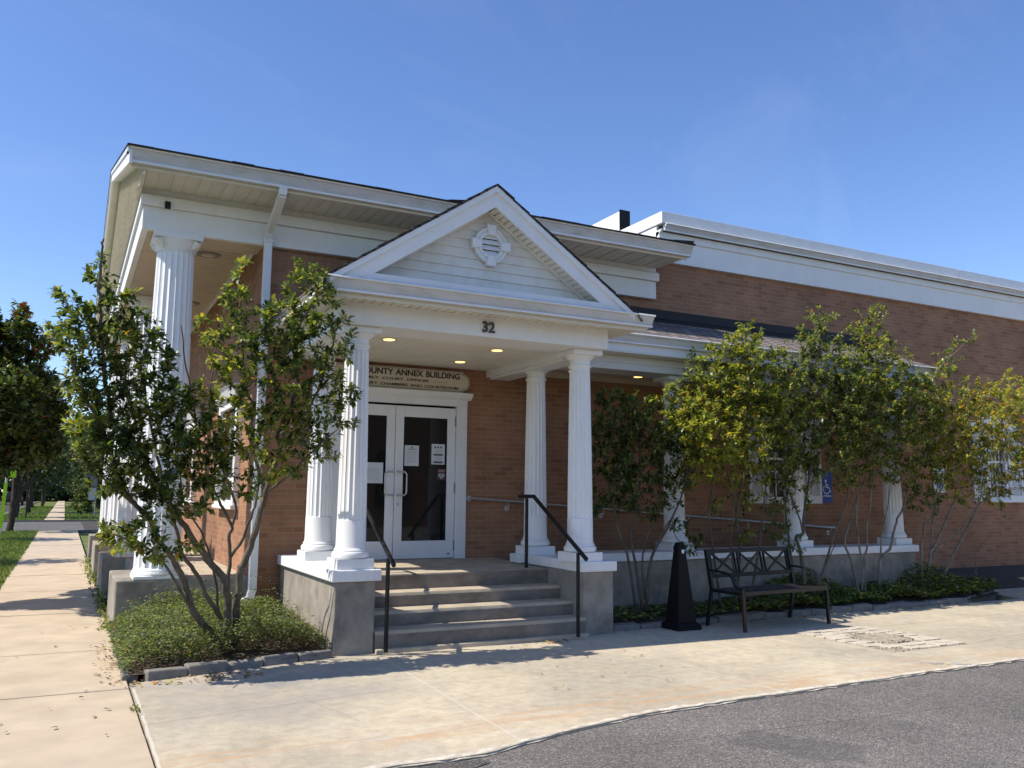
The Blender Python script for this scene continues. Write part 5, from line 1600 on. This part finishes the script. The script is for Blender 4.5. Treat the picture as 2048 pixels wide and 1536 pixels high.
def big_tree(base, h, r, label, seed, n=330, leaf=(.13, .22), fork=True, weights=TDD, low=.28, group=None, name='street_tree'):
    rnd = random.Random(seed)
    x, y, z = base
    st_ = [(r*.052, r*.014, [(x, y, z-.05), (x+.03, y, z+h*.12), (x+.02, y, z+h*.24), (x+.1, y+.05, z+h*.45), (x+.05, y, z+h*.75), (x, y, z+h*.93)])]
    for k in range(6):
        a = k*1.05+rnd.random(); q = rnd.uniform(.55, .85)
        zz = z+h*(.18 if fork and k < 2 else .26+.03*k)
        st_.append((r*.032, r*.006, [(x+.02, y, zz), (x+math.cos(a)*r*.3, y+math.sin(a)*r*.3, zz+h*.14), (x+math.cos(a)*r*q*.7, y+math.sin(a)*r*q*.7, zz+h*.28), (x+math.cos(a)*r*q, y+math.sin(a)*r*q, zz+h*.40)]))
    bl_ = []
    for k in range(15):
        a = rnd.uniform(0, 6.28); t = rnd.random()
        zz = z+h*(low+.10+(.92-low-.12)*t)
        prof = math.sin(PI*min(1, .25+.72*t))**.7
        q = rnd.uniform(.25, .72)*r*prof
        s = rnd.uniform(.28, .46)*r
        bl_.append(((x+q*math.cos(a), y+q*math.sin(a), zz), (s, s, s*.8), n/15))
    return woody(name, label, 'tree', base, st_, bl_, weights, leaf, 10, 1.0, bark='bark_dark', mat='leaf_tree', seed=seed, spray=.8, group=group, child=('trunk', 'crown'))
FT = 'trees lining the far street'
big_tree((-1.87, 41.0, -.02), 7.4, 2.9, 'forked dark trunk tree on the grass just before the cross street', 31, 900, low=.20)
tB = big_tree((-2.6, 62.0, -.06), 9.0, 3.6, 'dark leafy tree far along the street in a receding row', 32, 760, (.18, .3), group=FT, low=.24)
tC = big_tree((4.9, 70.0, -.1), 11.0, 4.8, 'dark leafy tree in the far yard right of the far sidewalk', 33, 950, (.2, .34), group='trees of the far yard', low=.12)
for i, (x, y, s, rz) in enumerate(((-2.4, 77, .95, 1.1), (-2.9, 99, 1.15, 2.3), (-2.3, 118, 1.05, 3.9), (-2.7, 146, 1.25, 5.0), (-14, 70, 1.3, .7), (-15, 95, 1.35, 1.9), (-15, 130, 1.5, 2.9), (-15, 45, 1.2, 4.1))):
    c = copy_tree(tB); c.location = (x, y, -.08); c.rotation_euler = (0, 0, rz); c.scale = (s, s, s)
for i, (x, y, s, rz) in enumerate(((3.0, 92, .75, 1.3), (3.4, 112, .95, 2.7), (3.2, 135, 1.0, 4.0), (10, 90, 1.2, 5.2), (2.6, 156, .9, .6))):
    c = copy_tree(tC); c.location = (x, y, -.1); c.rotation_euler = (0, 0, rz); c.scale = (s, s, s)
# the wood that closes the view
P, D, Nn, L = [], [], [], []
for i in range(22000):
    x = random.uniform(-40, 30); y = random.uniform(170, 205); z = random.random()**.8*(13+3*math.sin(x*.4)+2*math.sin(x*1.1))
    P.append((x, y, z)); a = random.uniform(0, 6.28); D.append((math.cos(a), math.sin(a), random.uniform(-.6, .3))); Nn.append((random.uniform(-1, 1), random.uniform(-1, .2), 1)); L.append(random.uniform(.8, 1.6))
tag(leaf_obj('far_woods', np.array(P), np.array(D), np.array(Nn), np.array(L), pick_tints(len(P), TDD), M['leaf_tree'], None, (0, 195, 0), wr=.8), 'dark wood closing the view at the end of the street', 'woods', kind='stuff')
# more of the same street trees beyond the left edge of the photograph shade the walk
for (x, y, h, r, sd) in ((-4.05, 23.4, 5.6, 1.75, 41), (-4.1, 34.0, 5.8, 1.8, 42)):
    big_tree((x, y, -.02), h, r, 'street tree at the kerb shading the walk', sd, 420, (.10, .16), group='street trees by the kerb')

# conical shrub and sign by the far lawn
p = (1.65, 74.0)
woody('conical_bush', 'dense conical bush beside the far sidewalk', 'bush', (p[0], p[1], -.1),
      [(.08, .02, [(p[0], p[1], -.1), (p[0], p[1], 1.5), (p[0]+.05, p[1], 3.0)])],
      [((p[0], p[1], .75), (1.35, 1.2, .8), 120), ((p[0], p[1], 1.6), (1.05, 1.0, .8), 90), ((p[0]+.05, p[1], 2.5), (.6, .6, .7), 50)],
      {'dark': 5, 'mid': 4, 'light': 1.2, 'brown': .5}, (.16, .26), 10, 1.0, bark='bark_dark', mat='leaf_tree', seed=51, spray=.5)
e = empty('yard_sign', (1.86, 68, -.1)); tag(e, 'grey hanging sign on a post before the far yard', 'sign')
b = MB(); b.tube([(1.98, 68, -.1), (1.98, 68, 2.9)], .04, 8); b.beam((1.2, 68, 2.75), (2.02, 68, 2.75), .07, .09); b.build('post', M['grey'], e)
b = MB(); b.prism([(1.15, 2.02), (1.95, 2.02), (1.95, 2.62), (1.75, 2.68), (1.55, 2.8), (1.35, 2.68), (1.15, 2.62)], 'y', 67.96, 68.0); b.build('board', M['grey'], e)
b = MB(); b.box(1.5, 1.94, 67.95, 67.99, 1.05, 1.92); b.build('lower_board', M['galv'], e)

# lime crossing sign
e = empty('crossing_sign', (-2.06, 38.2, -.02)); tag(e, 'lime-green road sign on a post with a lime sleeve beside the street', 'road sign')
b = MB(); b.tube([(-2.08, 38.2, -.05), (-2.0, 38.2, 2.9)], .04, 8); b.build('post', M['galv'], e, smooth=True)
b = MB(); b.beam((-2.075, 38.13, .22), (-2.02, 38.13, 1.95), .12, .03, up=(0, 1, 0)); b.build('sleeve', M['lime'], e)
b = MB(); b.box(-2.02, -1.70, 38.1, 38.12, 2.15, 2.58); b.build('plate', M['lime'], e, bevel=.004)
e = empty('street_sign', (-2.15, 64.5, -.06)); tag(e, 'pale back of a small sign on a thin dark post beyond the cross street', 'road sign')
b = MB(); b.tube([(-2.15, 64.5, -.1), (-2.15, 64.5, 3.2)], .05, 8); b.build('post', M['dark'], e)
b = MB(); b.box(-2.2, -1.75, 64.42, 64.45, 2.45, 3.1); b.build('plate', M['sign_white'], e)
e = empty('sign_post', (-2.52, 58.5, -.06)); tag(e, 'short thin dark post standing in the grass beyond the cross street', 'post')
b = MB(); b.tube([(-2.52, 58.5, -.1), (-2.52, 58.5, 2.3)], .045, 8); b.build('shaft', M['dark'], e)
b = MB(); b.lathe([(2.3, .06), (2.36, .055), (2.38, .02)], (-2.52, 58.5), 12); b.build('cap', M['dark'], e)

# parked car far down the street
cr = empty('parked_car', (-5.4, 121, -.06)); tag(cr, 'dark car parked at the kerb far down the street', 'car')
b = MB()
b.prism([(-2.2, .35), (-2.2, .85), (-1.9, 1.0), (2.0, 1.0), (2.25, .8), (2.25, .35)], 'x', -.9, .9); b.build('body', M['car'], cr, local=True, bevel=.06)
b = MB(); b.hexa([(-.85, -1.9, 1.0), (.85, -1.9, 1.0), (.85, 1.1, 1.0), (-.85, 1.1, 1.0), (-.7, -1.6, 1.62), (.7, -1.6, 1.62), (.7, .5, 1.62), (-.7, .5, 1.62)]); b.build('cabin', M['car'], cr, local=True, bevel=.05)
b = MB(); b.hexa([(-.72, -1.925, 1.06), (.72, -1.925, 1.06), (.72, -1.8, 1.06), (-.72, -1.8, 1.06), (-.62, -1.665, 1.55), (.62, -1.665, 1.55), (.62, -1.6, 1.55), (-.62, -1.6, 1.55)]); b.build('rear_window', M['wglass'], cr, local=True)
for sx in (-1, 1):
    b = MB(); b.box(sx*.75-.12, sx*.75+.12, -2.22, -2.19, .72, .92); b.build('tail_light', M['red'], cr, local=True)
    for y in (-1.4, 1.4):
        b = MB(); b.tube([(sx*.92-.1, y, .33), (sx*.92+.1-.06, y, .33)], .33, 18); b.build('wheel', M['rubber'], cr, local=True)

# ================================================================== LIGHT
SUN = Vector((-2.87, .27, 3.72)).normalized()
el = math.asin(SUN.z); az = math.atan2(SUN.x, SUN.y)
ld = bpy.data.lights.new('sun', 'SUN'); ld.energy = 4.75; ld.angle = math.radians(.53); ld.color = (1.0, .93, .82)
lo = bpy.data.objects.new('sun', ld); COL.objects.link(lo); lo.location = (0, 0, 30)
lo.rotation_euler = SUN.to_track_quat('Z', 'Y').to_euler()
wd = bpy.data.worlds.new('World'); S.world = wd; wd.use_nodes = True
nt = wd.node_tree
bg = nt.nodes['Background']
sk = nt.nodes.new('ShaderNodeTexSky'); sk.sky_type = 'NISHITA'; sk.sun_disc = False
sk.sun_elevation = el; sk.sun_rotation = az; sk.altitude = 200; sk.air_density = 1.0; sk.dust_density = .35; sk.ozone_density = 3.0
hs = nt.nodes.new('ShaderNodeHueSaturation'); hs.inputs['Hue'].default_value = .510; hs.inputs['Saturation'].default_value = 1.14; hs.inputs['Value'].default_value = 1.0
tc = nt.nodes.new('ShaderNodeTexCoord'); mp = nt.nodes.new('ShaderNodeMapping'); mp.inputs['Rotation'].default_value = (0, .5, .6); mp.inputs['Scale'].default_value = (1.2, 5.5, 3.0)
nz = nt.nodes.new('ShaderNodeTexNoise'); nz.inputs['Scale'].default_value = 1.6; nz.inputs['Detail'].default_value = 7; nz.inputs['Roughness'].default_value = .62; nz.inputs['Distortion'].default_value = .8
cr = nt.nodes.new('ShaderNodeValToRGB'); cr.color_ramp.elements[0].position = .50; cr.color_ramp.elements[0].color = (0, 0, 0, 1); cr.color_ramp.elements[1].position = .85; cr.color_ramp.elements[1].color = (.075, .075, .075, 1)
mw = nt.nodes.new('ShaderNodeMix'); mw.data_type = 'RGBA'; mw.inputs[7].default_value = (5.2, 5.6, 6.2, 1)
nt.links.new(tc.outputs['Generated'], mp.inputs[0]); nt.links.new(mp.outputs[0], nz.inputs[0]); nt.links.new(nz.outputs[0], cr.inputs[0]); nt.links.new(cr.outputs[0], mw.inputs[0])
nt.links.new(sk.outputs[0], hs.inputs['Color']); nt.links.new(hs.outputs[0], mw.inputs[6]); nt.links.new(mw.outputs[2], bg.inputs[0]); bg.inputs[1].default_value = .15
S.view_settings.view_transform = 'Standard'; S.view_settings.look = 'None'; S.view_settings.exposure = .43; S.view_settings.gamma = 1
S.cycles.max_bounces = 6; S.cycles.diffuse_bounces = 3; S.cycles.glossy_bounces = 3; S.cycles.transmission_bounces = 4
S.cycles.use_denoising = True
